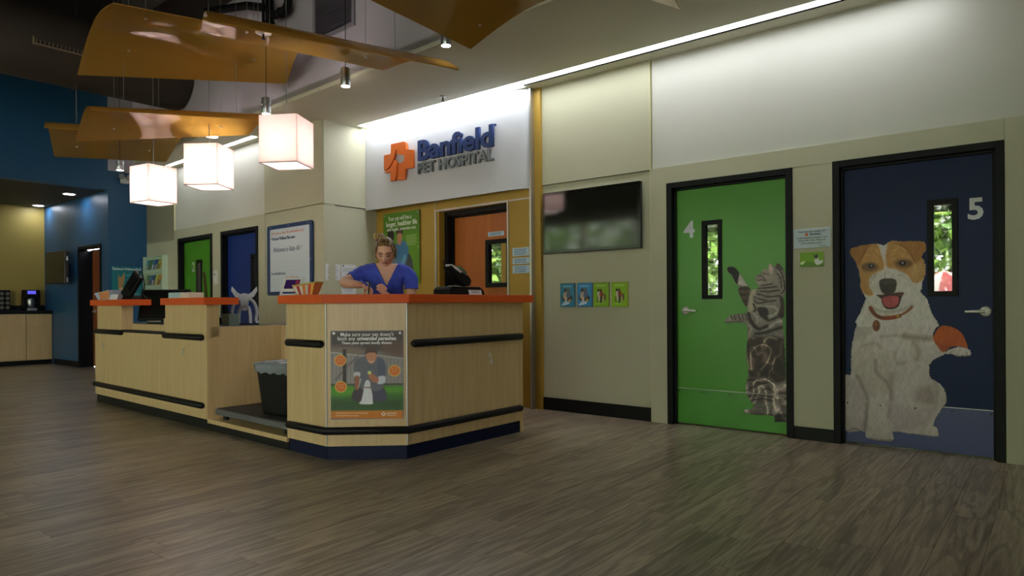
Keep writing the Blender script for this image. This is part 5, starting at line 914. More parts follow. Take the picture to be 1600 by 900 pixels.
st = thing('dog_figure', 'white cut-out dog figure standing on the low desk', 'figurine', LP(2.32, .56, .885), R(60))
M_fig = mat('white_enamel', 'b9bcc4', .35, var=.04, vscale=(9, 9, 9))
BX(-.13, .13, -.05, .05, 0, .014).build('base', M_pblk, st, bevel=.003)
def arc(pts, r): return MB().tube(smooth_open(pts, 6), r, 10)
for s_ in (-1, 1):
    arc([(s_ * .03, 0, .268), (s_ * .085, 0, .215), (s_ * .112, 0, .13), (s_ * .105, 0, .05), (s_ * .122, 0, .014)], .015).build('outer_leg', M_fig, st, smooth=True)
    arc([(0, 0, .185), (s_ * .035, 0, .165), (s_ * .05, 0, .10), (s_ * .055, 0, .014)], .017).build('inner_leg', M_fig, st, smooth=True)
    MB().prism([(s_ * .02, .285), (s_ * .065, .315), (s_ * .112, .372), (s_ * .118, .33), (s_ * .085, .27), (s_ * .04, .255)], -.010, .010, 'y').build('ear', M_fig, st)
MB().prism(smooth_loop([(-.05, .285), (0, .305), (.05, .285), (.045, .25), (.03, .215), (0, .20), (-.03, .215), (-.045, .25)]), -.016, .016, 'y').build('head', M_fig, st)
MB().prism(smooth_loop([(-.034, .225), (.034, .225), (.03, .18), (.018, .14), (-.018, .14), (-.03, .18)]), -.012, .012, 'y').build('neck', M_fig, st)
pc = thing('pen_cup', 'clear square cup of pens beside the white dog figure', 'cup', LP(2.42, .37, .885), LA)
MB().frame(-.07, .07, -.07, .07, .004, 0, .11); cup = MB()
for x0, x1, y0, y1 in ((-.07, .07, -.05, -.046), (-.07, .07, .046, .05), (-.07, -.066, -.05, .05), (.066, .07, -.05, .05)): cup.box(x0, x1, y0, y1, 0, .11)
cup.box(-.066, .066, -.046, .046, 0, .004).build('cup', mat('smoky_clear_plastic', '9fb5a8', .15, alpha=.6, var=.05, vscale=(9, 9, 9)), pc)
for k, c in enumerate(('202428', '2c5a48', '7c8a88', '15171a')): MB().tube([(-.04 + k * .026, .0, .006), (-.055 + k * .034, .01, .14 - .012 * k)], .006, 8).build('pen', mat('pen_' + c, c, .4, var=.05, vscale=(9, 9, 9)), pc)
bx_ = thing('stapler', 'dark bulky stapler at the end of the low desk', 'stapler', LP(2.30, .34, .885), LA)
MB().prism([(-.05, 0), (.05, 0), (.05, .02), (.035, .075), (-.04, .085), (-.05, .05)], -.03, .03, 'y').build('body', M_pblk, bx_, bevel=.004); BX(-.055, .055, -.032, .032, 0, .012).build('base', M_pgrey, bx_)
pp = thing('paper_stack', 'loose stack of papers and folders beside the white dog figure', 'papers', LP(2.98, .95, .885), LA)
for k, (w_, d_, a, c) in enumerate(((.19, .13, 0, 'b9bccb'), (.18, .12, 5, 'd8d8dc'), (.17, .12, -4, '7a74a8'), (.16, .11, 9, 'e0e0e2'))):
    o = BX(-w_, w_, -d_, d_, 0, .006).build('sheet', mat('sheet_' + c, c, .7, var=.03, vscale=(9, 9, 9)), pp); o.location = (0, .02 * k, .006 * k); o.rotation_euler = (0, 0, R(a))

# ------------------------------------------------------------------ television and frames on the right wall
tv = thing('television', 'large black flat television on the beige wall beside the yellow strip', 'television', (0, YW, 0))
MB().box(-4.0, -2.906, -.062, -.02, 1.567, 2.178).build('housing', mat('gloss_black_bezel', '0b0b0d', .12, var=.1, vscale=(9, 9, 9)), tv, bevel=.006)
BX(-3.968, -2.938, -.0632, -.0622, 1.602, 2.146).build('screen', mat('dark_glass_screen', '0a0c0c', .07, spec=.8, var=.1, vscale=(3, 3, 3)), tv)
BX(-3.7, -3.2, -.02, -.0155, 1.7, 2.05).build('wall_bracket', M_pblk, tv)
def pic_frame(label, x, c, who, tint):
    t = thing('picture_frame', label, 'picture frame', (x, YW, 1.154), 0, 'four small frames under the television')
    BX(-.0855, .0855, -.02, 0, -.117, .117).build('frame', mat('frame_' + c, c, .35, var=.05, vscale=(9, 9, 9)), t, bevel=.004)
    p = Paint(-.076, .076, -.106, .106, .003, tint)
    if who == 0:
        for o in (('p', [(-.055, -.05), (.05, -.05), (.055, -.01), (.02, 0), (-.05, 0)], (40, 34, 36)), ('p', [(-.035, .03), (-.005, .035), (.0, -.03), (-.05, -.03)], (190, 170, 150)), ('p', [(.0, .04), (.03, .035), (.04, -.02), (-.01, -.02)], (80, 100, 130)),
                  ('p', [(-.035, .06), (-.01, .062), (-.008, .035), (-.035, .03)], (60, 44, 38)), ('p', [(.0, .06), (.025, .06), (.025, .035), (.0, .035)], (120, 90, 70)), ('p', [(-.02, -.02), (.0, -.03), (-.01, -.06), (-.03, -.06)], (220, 200, 180)), ('p', [(.02, -.04), (.04, -.04), (.04, -.065), (.015, -.065)], (200, 160, 70)),
                  ('p', [(-.07, -.10), (-.02, -.06), (.03, -.075), (-.01, -.095)], (200, 222, 240))): p.poly(o[1], o[2], .003)
    else:
        for o in (([(-.035, .03), (-.01, .035), (-.008, -.05), (-.03, -.05)], (208, 196, 180)), ([(-.012, .03), (.02, .025), (.03, -.02), (-.008, -.025)], (140, 66, 46)), ([(-.008, -.02), (.012, -.02), (.008, -.075), (-.008, -.075)], (52, 62, 40)), ([(.02, -.02), (.035, -.01), (.03, -.07), (.02, -.07)], (190, 160, 130)),
                  ([(.035, .0), (.05, .005), (.05, -.05), (.036, -.05)], (90, 70, 40)), ([(-.012, .05), (.008, .052), (.008, .03), (-.01, .03)], (70, 44, 36)), ([(-.036, .05), (-.02, .055), (-.018, .032), (-.034, .03)], (40, 34, 34)), ([(-.045, -.02), (-.032, -.02), (-.03, -.07), (-.045, -.07)], (92, 120, 30))): p.poly(o[0], o[1], .003)
    p.stroke([(-.05, .085), (.05, .085)], .008, (240, 245, 245), .003, .6); p.stroke([(-.055, -.085), (.03, -.085)], .005, (240, 245, 245), .003, .5)
    p.build('picture', t, -.0206)
    return t
pic_frame('teal framed picture of a couple, leftmost of the four small frames under the television', -3.736, '1d6f8e', 0, (40, 130, 165))
pic_frame('blue framed picture of a couple, second of the four small frames under the television', -3.536, '2a78b0', 0, (50, 140, 195))
pic_frame('lime framed picture of a family, third of the four small frames under the television', -3.351, '86a020', 1, (130, 180, 30))
pic_frame('lime framed picture of a family, rightmost of the four small frames under the television', -3.151, '9ab022', 1, (140, 190, 30))
nt_ = thing('notice_plaque', 'pale notice plaque with a small orange logo between the cat door and the dog door', 'sign', (-1.458, YW - .010, 1.565))
BX(-.136, .136, -.006, 0, -.076, .076).build('plate', mat('pale_blue_plate', 'bfced6', .4, var=.03, vscale=(9, 9, 9)), nt_, bevel=.003)
for z, s_ in ((.052, 'Treatment team available 24/7'), (.004, 'at this veterinary hospital or our'), (-.016, 'nearby 24hr. clinic. Please ask'), (-.038, 'at the check-in counter.')): text(s_, .0165, M_ink, nt_, (0, -.0066, z), bold=.0002)
text('Thank you.', .014, M_ink, nt_, (.08, -.0066, -.060)); text('Banfield', .024, mat('navy_logo_print', '24365e', .5, var=.05, vscale=(9, 9, 9)), nt_, (.025, -.0066, .030), bold=.0005)
MB().prism([(-.052, .030), (-.038, .016), (-.024, .030), (-.038, .044)], -.0072, -.006, 'y').build('logo', mat('orange_logo_print', 'd0622a', .5, var=.05, vscale=(9, 9, 9)), nt_)
gs = thing('pet_photo', 'small lime green photo plaque of a black and white dog below the notice', 'sign', (-1.459, YW - .010, 1.401))
BX(-.087, .087, -.012, 0, -.056, .056).build('plate', mat('clear_acrylic_edge', '9db36a', .2, var=.05, vscale=(9, 9, 9)), gs, bevel=.002)
p = Paint(-.085, .085, -.054, .054, .0028, (120, 170, 30))
p.poly([(-.085, -.02), (.085, -.03), (.085, -.054), (-.085, -.054)], (90, 140, 30), .01); p.poly([(-.08, -.02), (-.045, -.012), (-.06, -.035), (-.08, -.038)], (220, 240, 180), .004)
p.poly([(.03, -.04), (.02, -.01), (.03, .01), (.05, .012), (.055, -.012), (.08, -.008), (.078, -.03), (.05, -.045)], (220, 226, 220), .003); p.poly([(.022, .01), (.016, .04), (.028, .028), (.04, .042), (.046, .02), (.04, .005)], (50, 48, 46), .003); p.build('picture', gs, -.0126)

# ------------------------------------------------------------------ lettered sign on the fascia
sg = thing('hospital_sign', 'raised orange cross logo and blue and grey lettering on the white fascia', 'sign', (-5.42, FY, 2.76))
cr_ = [(-6.162, 2.988), (-5.936, 2.986), (-5.904, 2.965), (-5.897, 2.888), (-5.786, 2.866), (-5.783, 2.661), (-5.915, 2.660), (-5.927, 2.542), (-6.046, 2.544), (-6.036, 2.66), (-6.02, 2.745), (-5.986, 2.737), (-5.935, 2.752), (-5.921, 2.818), (-5.986, 2.836), (-6.075, 2.865), (-6.058, 2.90), (-6.07, 2.914), (-6.093, 2.886), (-6.117, 2.81), (-6.176, 2.735), (-6.235, 2.70), (-6.292, 2.692), (-6.292, 2.874), (-6.166, 2.873)]
M_sor = mat('orange_sign_enamel', 'd0641c', .4, var=.03, vscale=(9, 9, 9)); M_sbl = mat('navy_sign_enamel', '1d3468', .4, var=.03, vscale=(9, 9, 9)); M_sgr = mat('grey_sign_enamel', '6d7275', .4, var=.03, vscale=(9, 9, 9))
sy = FY; tf = lambda P: [(a + 5.42, b - 2.76) for a, b in P]
MB().prism(tf(cr_), -.038, -.004, 'y').build('cross', M_sor, sg)
MB().prism(tf([(-6.285, 2.672), (-6.23, 2.682), (-6.17, 2.712), (-6.115, 2.782), (-6.10, 2.795), (-6.055, 2.748), (-6.07, 2.72), (-6.068, 2.62), (-6.098, 2.550), (-6.175, 2.549), (-6.18, 2.659), (-6.285, 2.662)]), -.038, -.004, 'y').build('dog_leg', M_sor, sg)
def sign_row(s, x0, x1, zb, cap, m, bold):
    """one part per letter"""
    h = cap / .70; t = text(s, h, m, sg, (0, 0, 0), ext=.014, bold=bold, align='LEFT', name='tmp'); me = t.data
    xs = [v_.co.x for v_ in me.vertices]; full = max(xs) - min(xs); bpy.data.objects.remove(t)
    k = (x1 - x0) / full; pos = 0
    cu = None
    for i, ch in enumerate(s):
        if ch == ' ': continue
        def wid(q):
            a = text(q, h, m, sg, (0, 0, 0), ext=.014, bold=bold, align='LEFT', name='tmp'); r_ = max(v_.co.x for v_ in a.data.vertices); l_ = min(v_.co.x for v_ in a.data.vertices); bpy.data.objects.remove(a); return l_, r_
        r_full = wid(s[:i + 1])[1]; l1, r1 = wid(ch); adv = r_full - r1
        o = text(ch, h, m, sg, (0, 0, 0), ext=.014, bold=bold, align='LEFT', name='letter')
        for v_ in o.data.vertices: v_.co.y += 0
        ylo = min(v_.co.y for v_ in o.data.vertices)
        o.location = (x0 + 5.42 + (adv - min(xs)) * k, -.020, 0); o.scale = (k, 1, 1); o['base'] = 1
        yB = BASE.setdefault(h, None)
        o.location.z = zb - 2.76 - BASEOFF(h, m, bold)
        del o['base']
BASE = {}
def BASEOFF(h, m, bold):
    if BASE.get(h) is None:
        a = text('H', h, m, sg, (0, 0, 0), ext=.014, bold=0, align='LEFT', name='tmp'); BASE[h] = min(v_.co.y for v_ in a.data.vertices); bpy.data.objects.remove(a)
    return BASE[h]
sign_row('Banfield', -5.705, -4.565, 2.732, .222, M_sbl, .0098)
sign_row('PET HOSPITAL', -5.712, -4.565, 2.582, .118, M_sgr, .0040)
MB().lathe([(0, 0), (.014, 0), (.014, .01), (0, .01)], 12, (-4.545 + 5.42, -.01, 2.945 - 2.76), 'y').build('registered_mark', M_sbl, sg)

# ------------------------------------------------------------------ niche: poster, plaques
gp = thing('poster', 'tall lime green preventive care poster on the yellow wall behind the woman', 'poster', YP(0), YA)
BX(.16, .84, -.022, -.014, 1.315, 2.20).build('backing', mat('clear_poster_edge', '7d9a3a', .2, var=.05, vscale=(9, 9, 9)), gp)
p = Paint(.162, .838, 1.317, 2.198, .005, (98, 148, 28))
p.poly([(.16, 2.2), (.84, 2.2), (.84, 1.95), (.16, 1.95)], (84, 132, 30), .1)
p.poly([(.42, 1.36), (.70, 1.36), (.72, 1.55), (.66, 1.68), (.56, 1.70), (.44, 1.60)], (70, 72, 78), .008); p.poly([(.40, 1.80), (.50, 1.85), (.60, 1.83), (.645, 1.74), (.62, 1.64), (.54, 1.50), (.46, 1.46), (.42, 1.60)], (66, 118, 160), .008)
p.poly([(.46, 1.50), (.50, 1.47), (.60, 1.62), (.56, 1.68)], (98, 158, 196), .008); p.poly([(.43, 1.84), (.47, 1.80), (.51, 1.83), (.525, 1.92), (.49, 1.97), (.44, 1.95)], (186, 130, 100), .006); p.poly([(.42, 1.93), (.43, 1.99), (.48, 2.01), (.53, 1.98), (.53, 1.92), (.50, 1.945), (.45, 1.945)], (70, 46, 36), .006)
p.poly([(.24, 1.90), (.26, 1.98), (.31, 2.00), (.365, 1.96), (.36, 1.86), (.30, 1.82)], (42, 34, 32), .006); p.poly([(.18, 1.35), (.22, 1.75), (.34, 1.80), (.42, 1.6), (.40, 1.35)], (96, 120, 140), .01); p.poly([(.48, 1.40), (.53, 1.43), (.54, 1.38)], (230, 230, 226), .004)
p.build('picture', gp, -.0226)
text('Your pet will live a', .075, M_wht, gp, (.48, -.0236, 2.130), bold=.0003, fit=.44); text('longer, healthier life', .085, M_wht, gp, (.51, -.0236, 2.062), bold=.0012, fit=.58); text('with regular, preventive care.', .055, M_wht, gp, (.51, -.0236, 1.998), bold=.0003, fit=.55)
for k in range(6): BX(.60, .80 - .03 * (k % 2), -.0235, -.0228, 1.90 - .022 * k, 1.906 - .022 * k).build('text_line', mat('pale_green_print', 'b5cf86', .5, var=.05, vscale=(9, 9, 9)), gp)
for x in (.185, .815):
    for z in (1.34, 1.76, 2.175): MB().lathe([(.008, 0), (.008, .026), (.0, .027)], 10, (x, 0, z), 'y').build('standoff', M_chrome, gp)
def plaque(label, u, z0, z1, w, lines, v=0, col='b9d0dc'):
    t = thing('notice_plaque', label, 'sign', YP(u, v, (z0 + z1) / 2), YA, 'pale blue notice plaques on and beside the orange door')
    BX(-w / 2, w / 2, -.005, 0, -(z1 - z0) / 2, (z1 - z0) / 2).build('plate', mat('plate_' + col, col, .4, var=.04, vscale=(9, 9, 9)), t, bevel=.002)
    for k in range(lines):
        zz = (z1 - z0) * (.5 - (k + 1) / (lines + 1)); BX(-w * .38, w * (.38 - .06 * (k % 2)), -.0056, -.005, zz - .004, zz + .004).build('text_line', mat('blue_ink_line', '6c8ab0', .6, var=.1, vscale=(50, 50, 50)), t)
    return t
plaque('topmost pale blue notice beside the orange door', 2.397, 1.568, 1.654, .226, 4); plaque('middle pale blue notice beside the orange door', 2.397, 1.485, 1.550, .226, 3); plaque('lowest pale blue notice beside the orange door', 2.397, 1.388, 1.470, .226, 4)
plaque('pale nameplate above the glass of the orange door', 1.88, 1.825, 1.875, .24, 2, .189)

# ------------------------------------------------------------------ left wall: whiteboard, switch, brochure rack, papers
wb = thing('whiteboard', 'blue framed whiteboard with handwriting on the left wall', 'whiteboard', WL(3.493, 0, 1.645), WLA)
rr = lambda w_, h_, r_: [(sx_ * (w_ - r_) + r_ * math.cos(a), sz_ * (h_ - r_) + r_ * math.sin(a)) for sx_, sz_, a0 in ((1, 1, 0), (-1, 1, 90), (-1, -1, 180), (1, -1, 270)) for a in np.radians(np.linspace(a0, a0 + 90, 5))]
MB().ring(rr(.526, .447, .03), rr(.475, .400, .012), -.035, -.012).build('frame', mat('navy_board_frame', '26406e', .35, var=.05, vscale=(9, 9, 9)), wb)
BX(-.48, .48, -.022, -.012, -.405, .405).build('board', mat('gloss_white_board', 'd6e0ea', .12, var=.03, vscale=(3, 3, 3)), wb)
BX(-.42, .42, -.012, .02, -.3, .3).build('mount', M_pgrey, wb)
M_mk = mat('marker_navy', '2c3f78', .6, var=.1, vscale=(40, 40, 40)); M_mo = mat('marker_orange', 'd06a3a', .6, var=.1, vscale=(40, 40, 40))
text("Let's raise a cheer for preventive care!", .052, M_mo, wb, (-.44, -.0226, .345), align='LEFT', sx=.95); text('Welcome Wellness Plan users', .058, M_mk, wb, (-.44, -.0226, .275), align='LEFT', bold=.001, sx=.8)
text('Welcome to Baby Ali !', .085, M_mk, wb, (-.40, -.0226, .13), align='LEFT', shear=.25, sx=.85); text('Your Banfield team', .045, M_mk, wb, (-.45, -.0226, -.17), align='LEFT'); text('Kayla & Jake', .062, M_mo, wb, (-.10, -.0226, -.235), align='LEFT', shear=.3); text('Banfield', .06, M_mk, wb, (.20, -.0226, -.335), align='LEFT', bold=.001)
MB().prism([(.09, -.335), (.125, -.305), (.16, -.335), (.125, -.365)], -.0232, -.022, 'y').build('logo', M_mo, wb)
for k in range(7): BX(-.44, .44, -.0226, -.022, .06 - k * .05, .0614 - k * .05).build('ruled_line', mat('pale_rule', 'a8b4c0', .5, var=.05, vscale=(9, 9, 9)), wb)
for x in (-.44, 0, .44): MB().lathe([(.007, 0), (.007, .004), (0, .005)], 10, (x, -.035, .425), 'y').build('screw', M_chrome, wb)
for z in (-.02,): MB().lathe([(.007, 0), (.007, .004), (0, .005)], 10, (.502, -.035, z), 'y').build('screw', M_chrome, wb)
ts = thing('thermostat', 'white wall thermostat between door 2 and the blue door', 'thermostat', WL(1.455, -.002, 1.486), WLA)
BX(-.05, .05, -.012, 0, -.10, .10).build('back_plate', M_pwht, ts, bevel=.004); BX(-.036, .036, -.03, -.012, -.075, .085).build('cover', M_pwht, ts, bevel=.008); BX(-.022, .022, -.0308, -.03, .02, .055).build('display', M_pgrey, ts)
rk = thing('brochure_rack', 'white wall rack filled with colourful brochures on the beige wall', 'rack', WL(-1.06, 0, 1.10), WLA)
M_rk = mat('pale_green_acrylic', 'b9cfb4', .3, var=.04, vscale=(9, 9, 9))
BX(0, .79, -.012, 0, 0, .80).build('back_panel', M_rk, rk)
for x in (0, .775): BX(x, x + .015, -.09, -.012, 0, .80).build('side_panel', M_rk, rk)
for k in range(3):
    z = .02 + k * .255; BX(.015, .775, -.09, -.012, z, z + .012).build('shelf', M_rk, rk); BX(.015, .775, -.09, -.086, z + .012, z + .045).build('lip', M_rk, rk)
BX(0, .79, -.06, 0, .785, .80).build('top_panel', M_rk, rk)
bc = ['3f7fb0', 'b8c23a', '2c9a94', 'd8b04a', '4a8a3a', '2c4a8a', 'c98a3a', '86b03a', '3a9ab0']
bme = {}
for k in range(3):
    for j in range(6):
        c = bc[(k * 4 + j * 5) % 9]; b = thing('brochure', '%s brochure, number %s from the left on the %s shelf of the rack' % ({'3f7fb0': 'blue', 'b8c23a': 'yellow green', '2c9a94': 'teal', 'd8b04a': 'yellow', '4a8a3a': 'green', '2c4a8a': 'navy', 'c98a3a': 'tan', '86b03a': 'lime', '3a9ab0': 'cyan'}[c], ('one', 'two', 'three', 'four', 'five', 'six')[j], ('bottom', 'middle', 'top')[k]), 'brochure', WL(-1.06 + .08 + j * .125, -.05, 1.133 + k * .255), WLA, 'brochures in the wall rack')
        MB().prism([(-.028, 0), (-.020, 0), (.026, .20), (.018, .20)], -.052, .052, 'x').build('cover', mat('brochure_' + c, c, .4, var=.1, vscale=(20, 20, 20)), b)
        o = BX(-.030, .034, -.0006, .0006, .04, .12).build('cover_picture', mat('brochure_pic%d' % (j % 3), ('c9b48a', '7a5a44', 'd8d8d0')[j % 3], .4, var=.35, vscale=(60, 60, 60)), b); o.location = (0, -.0282, 0); o.rotation_euler = (R(-13), 0, 0)
def sheet(label, y0, y1, z0, z1, hd):
    t = thing('notice_sheet', label, 'paper', (-6.7, (y0 + y1) / 2, (z0 + z1) / 2), R(90), 'sheets pinned to the return wall')
    w_, h_ = (y1 - y0) / 2, (z1 - z0) / 2; BX(-w_, w_, -.003, 0, -h_, h_).build('sheet', M_paper, t)
    random.seed(int(y0 * 100)); n = int(h_ * 2 / .026)
    for k in range(n):
        if random.random() < .25: continue
        zz = h_ - .03 - k * .024; a = random.uniform(.5, .82); BX(-w_ * .8 if k % 4 else -w_ * .5, w_ * a if k % 4 else w_ * .5, -.0036, -.003, zz - .0025, zz + .0025).build('text_line', mat('grey_text', '6a6c78', .6, var=.1, vscale=(80, 80, 80)), t)
    if hd: MB().lathe([(.009, 0), (.008, .006), (0, .008)], 10, (-w_ * .75, -.003, h_ - .018), 'y').build('push_pin', M_pblk, t)
sheet('white typed notice on the return wall, nearer the whiteboard', 4.775, 4.985, 1.368, 1.56, 0); sheet('taller white notice with a black pin on the return wall behind the woman', 4.999, 5.218, 1.2, 1.563, 1)

# ------------------------------------------------------------------ alcove things
tp = thing('poster', 'teal acrylic poster of a dog and cat on the blue wall', 'poster', (XB, 0, 0), R(90))
BX(4.42, 4.89, -.016, -.010, 1.20, 1.735).build('backing', mat('teal_acrylic', '1d7280', .2, var=.05, vscale=(9, 9, 9)), tp)
p = Paint(4.423, 4.887, 1.203, 1.732, .006, (30, 118, 130))
p.poly([(4.52, 1.62), (4.54, 1.56), (4.58, 1.57), (4.615, 1.64), (4.62, 1.52), (4.59, 1.40), (4.53, 1.36), (4.52, 1.45)], (176, 138, 92), .006); p.poly([(4.53, 1.36), (4.60, 1.38), (4.63, 1.25), (4.52, 1.22)], (200, 176, 140), .01); p.poly([(4.66, 1.50), (4.72, 1.47), (4.75, 1.40), (4.80, 1.44), (4.74, 1.30), (4.66, 1.24), (4.60, 1.26)], (34, 40, 44), .008)
p.poly([(4.64, 1.60), (4.88, 1.62), (4.88, 1.585), (4.66, 1.57)], (70, 150, 160), .006); p.build('picture', tp, -.0166)
text('Optimum Wellness Plans', .046, M_wht, tp, (4.655, -.018, 1.69), bold=.0008, sx=.95); text('ask us', .03, M_wht, tp, (4.80, -.018, 1.28))
for y in (4.44, 4.87):
    for z in (1.22, 1.715): MB().lathe([(.008, 0), (.008, .02), (0, .021)], 8, (y, 0, z), 'y').build('standoff', M_chrome, tp)
em = thing('emergency_light', 'small twin head emergency light high on the blue wall', 'emergency light', (XB, 4.615, 3.20), R(90))
BX(-.05, .07, -.06, 0, -.09, .02).build('housing', M_pwht, em, bevel=.008)
for x in (-.07, .05): MB().lathe([(.02, 0), (.045, .04), (.045, .07), (0, .072)], 14, (x, -.06, .01), 'y').build('lamp_head', M_pgrey, em, smooth='auto')
at_ = thing('wall_monitor', 'small dark monitor on a swivel bracket on the blue alcove wall', 'television', (-13.9, 4.385, 1.76))
BX(-.52, .46, -.20, -.13, -.28, .30).build('housing', mat('brown_black_casing', '2a251f', .4, var=.1, vscale=(9, 9, 9)), at_, bevel=.01); BX(-.49, .43, -.202, -.2, -.25, .27).build('screen', mat('matte_dark_screen', '29251e', .3, var=.08, vscale=(3, 3, 3)), at_); BX(-.1, .1, -.13, 0, -.08, .08).build('bracket', M_pblk, at_)
MB().box(.46, .475, -.17, -.15, -.26, -.18).box(.46, .475, -.17, -.15, .12, .2).build('clip', M_chrome, at_)
def cabinet(label, y0, y1):
    t = thing('base_cabinet', label, 'cabinet', (-14.72, (y0 + y1) / 2, 0), R(90), 'maple base cabinets in the alcove'); h_ = (y1 - y0) / 2
    BX(-h_ + .002, h_ - .002, .02, .42, .085, .94).build('body', M_maple, t); BX(-h_ + .004, h_ - .004, 0, .02, .715, .936).build('drawer', M_maple, t, bevel=.002); BX(-h_ + .004, h_ - .004, 0, .02, .09, .708).build('door', M_maple, t, bevel=.002); BX(-h_, h_, .05, .42, 0, .085).build('toe_kick', M_black, t)
cabinet('maple base cabinet next to the blue alcove wall', 3.967, 4.38); cabinet('maple base cabinet, second from the blue alcove wall', 3.55, 3.965); cabinet('maple base cabinet, third from the blue alcove wall at the photo edge', 3.13, 3.548)
cw = tag(MB().box(-15.15, -14.70, 3.1, 4.38, .941, 1.0).box(-15.15, -15.12, 3.1, 4.38, 1.0, 1.1).build('alcove_worktop', M_black, bevel=.003), 'black worktop on the maple alcove cabinets', 'worktop')
cf = thing('coffee_machine', 'black coffee machine with a blue lit display in the alcove', 'coffee machine', (-14.93, 4.115, 1.0), R(90))
BX(-.13, .13, -.10, .14, 0, .05).build('base', M_pblk, cf, bevel=.006); BX(-.13, .14, .02, .14, .05, .39).build('tower', M_pblk, cf, bevel=.01); BX(-.13, .06, -.12, .02, .25, .39).build('brew_head', M_pblk, cf, bevel=.012)
BX(-.10, .03, -.122, -.12, .31, .37).build('display', mat('blue_lcd', '3a3aa8', .3, emit=.9, ecol='5a58e0'), cf); MB().lathe([(.05, .06), (.062, .08), (.062, .20), (.05, .23)], 16, (-.035, -.05, 0)).build('carafe', M_steel, cf, smooth='auto'); BX(-.11, .04, -.14, -.1, .0, .05).build('drip_tray', M_pgrey, cf)
pr = thing('pod_rack', 'black rack of coffee pods at the left photo edge', 'rack', (-14.93, 3.66, 1.0), R(90))
BX(-.17, .12, .0, .06, 0, .38).build('back_panel', M_pblk, pr, bevel=.005)
pod = MB().lathe([(.02, 0), (.03, .03), (.032, .034), (0, .035)], 12, (0, 0, 0), 'y').build('pod', mat('pod_lid', '6a665c', .4, var=.2, vscale=(30, 30, 30)), pr); first = True
for i in range(3):
    for j in range(4):
        o = pod if first else pod.copy()
        if not first: COL.objects.link(o)
        first = False; o.location = (-.10 + i * .085, 0, .06 + j * .085)
for k, (x, y) in enumerate(((-14.868, 4.21), (-12.969, 4.115))):
    dl = thing('downlight', 'recessed downlight in the alcove ceiling, %s' % ('nearer the yellow wall' if k == 0 else 'nearer the lobby'), 'light', (x, y, 2.98), 0, 'recessed alcove downlights')
    MB().lathe([(.105, -.008), (.105, 0), (.085, 0), (.085, -.008), (.105, -.008)], 24, cap=False).build('trim_ring', M_pwht, dl); MB().lathe([(.0, -.004), (.08, -.004), (.08, -.001), (0, -.001)], 24).build('lens', mat('downlight_glow', 'eef4ff', .4, emit=DOWN_E), dl)

# ------------------------------------------------------------------ hanging amber wave panels
M_amb = bpy.data.materials.new('amber_acrylic'); M_amb.use_nodes = True
nt0 = M_amb.node_tree; b0 = nt0.nodes['Principled BSDF']; b0.inputs['Base Color'].default_value = lin('ba9448') + (1,); b0.inputs['Roughness'].default_value = .05; b0.inputs['Specular IOR Level'].default_value = .75
tl = nt0.nodes.new('ShaderNodeBsdfTranslucent'); tl.inputs[0].default_value = lin('d6b05c') + (1,); ms = nt0.nodes.new('ShaderNodeMixShader'); ms.inputs[0].default_value = .42
nn = nt0.nodes.new('ShaderNodeTexNoise'); nn.inputs['Scale'].default_value = 1.2; mm = nt0.nodes.new('ShaderNodeMix'); mm.data_type = 'RGBA'; mm.inputs['A'].default_value = lin('ac8234') + (1,); mm.inputs['B'].default_value = lin('c8a254') + (1,)
nt0.links.new(nn.outputs['Fac'], mm.inputs['Factor']); nt0.links.new(mm.outputs['Result'], b0.inputs['Base Color'])
nt0.links.new(b0.outputs[0], ms.inputs[1]); nt0.links.new(tl.outputs[0], ms.inputs[2]); nt0.links.new(ms.outputs[0], nt0.nodes['Material Output'].inputs[0])
M_wire = mat('steel_wire', '9a9a96', .4, metal=.8, var=.05, vscale=(9, 9, 9))
def wave(label, NL, NR, FL, FR, H, m=None, wires=((.2, .3), (.2, .75), (.8, .3), (.8, .75)), skew=1.0):
    NL, NR, FL, FR = (Vector(q) for q in (NL, NR, FL, FR)); c = (NL + NR + FL + FR) / 4
    t = thing('wave_panel', label, 'ceiling panel', c, 0, 'hanging amber wave panels')
    mb = MB(); nu, nv = 16, 28
    def pt_(a, b):
        p = NL.lerp(NR, a).lerp(FL.lerp(FR, a), b); p.z += H * math.sin(math.pi * (b ** skew)); return p - c
    for side in (0, .008):
        for i in range(nu + 1):
            for j in range(nv + 1): q = pt_(i / nu, j / nv); mb.v.append((q.x, q.y, q.z + side))
    K = (nu + 1) * (nv + 1); id_ = lambda i, j, s: s * K + i * (nv + 1) + j
    for i in range(nu):
        for j in range(nv):
            mb.f += [(id_(i, j, 0), id_(i, j + 1, 0), id_(i + 1, j + 1, 0), id_(i + 1, j, 0)), (id_(i, j, 1), id_(i + 1, j, 1), id_(i + 1, j + 1, 1), id_(i, j + 1, 1))]
    for i in range(nu): mb.f += [(id_(i, 0, 0), id_(i + 1, 0, 0), id_(i + 1, 0, 1), id_(i, 0, 1)), (id_(i, nv, 0), id_(i, nv, 1), id_(i + 1, nv, 1), id_(i + 1, nv, 0))]
    for j in range(nv): mb.f += [(id_(0, j, 0), id_(0, j, 1), id_(0, j + 1, 1), id_(0, j + 1, 0)), (id_(nu, j, 0), id_(nu, j + 1, 0), id_(nu, j + 1, 1), id_(nu, j, 1))]
    mb.build('sheet', m or M_amb, t, smooth='auto')
    for a, b in wires:
        q = pt_(a, b); top = 4.75 if (q + c).y < sofy((q + c).x) else 3.26
        MB().tube([q - Vector((0, 0, .012)), (q.x, q.y, top - c.z)], .0022, 6).build('wire', M_wire, t)
        MB().lathe([(0, -.012), (.011, -.010), (.011, 0), (0, .002)], 10, q).build('wire_stop', M_chrome, t)
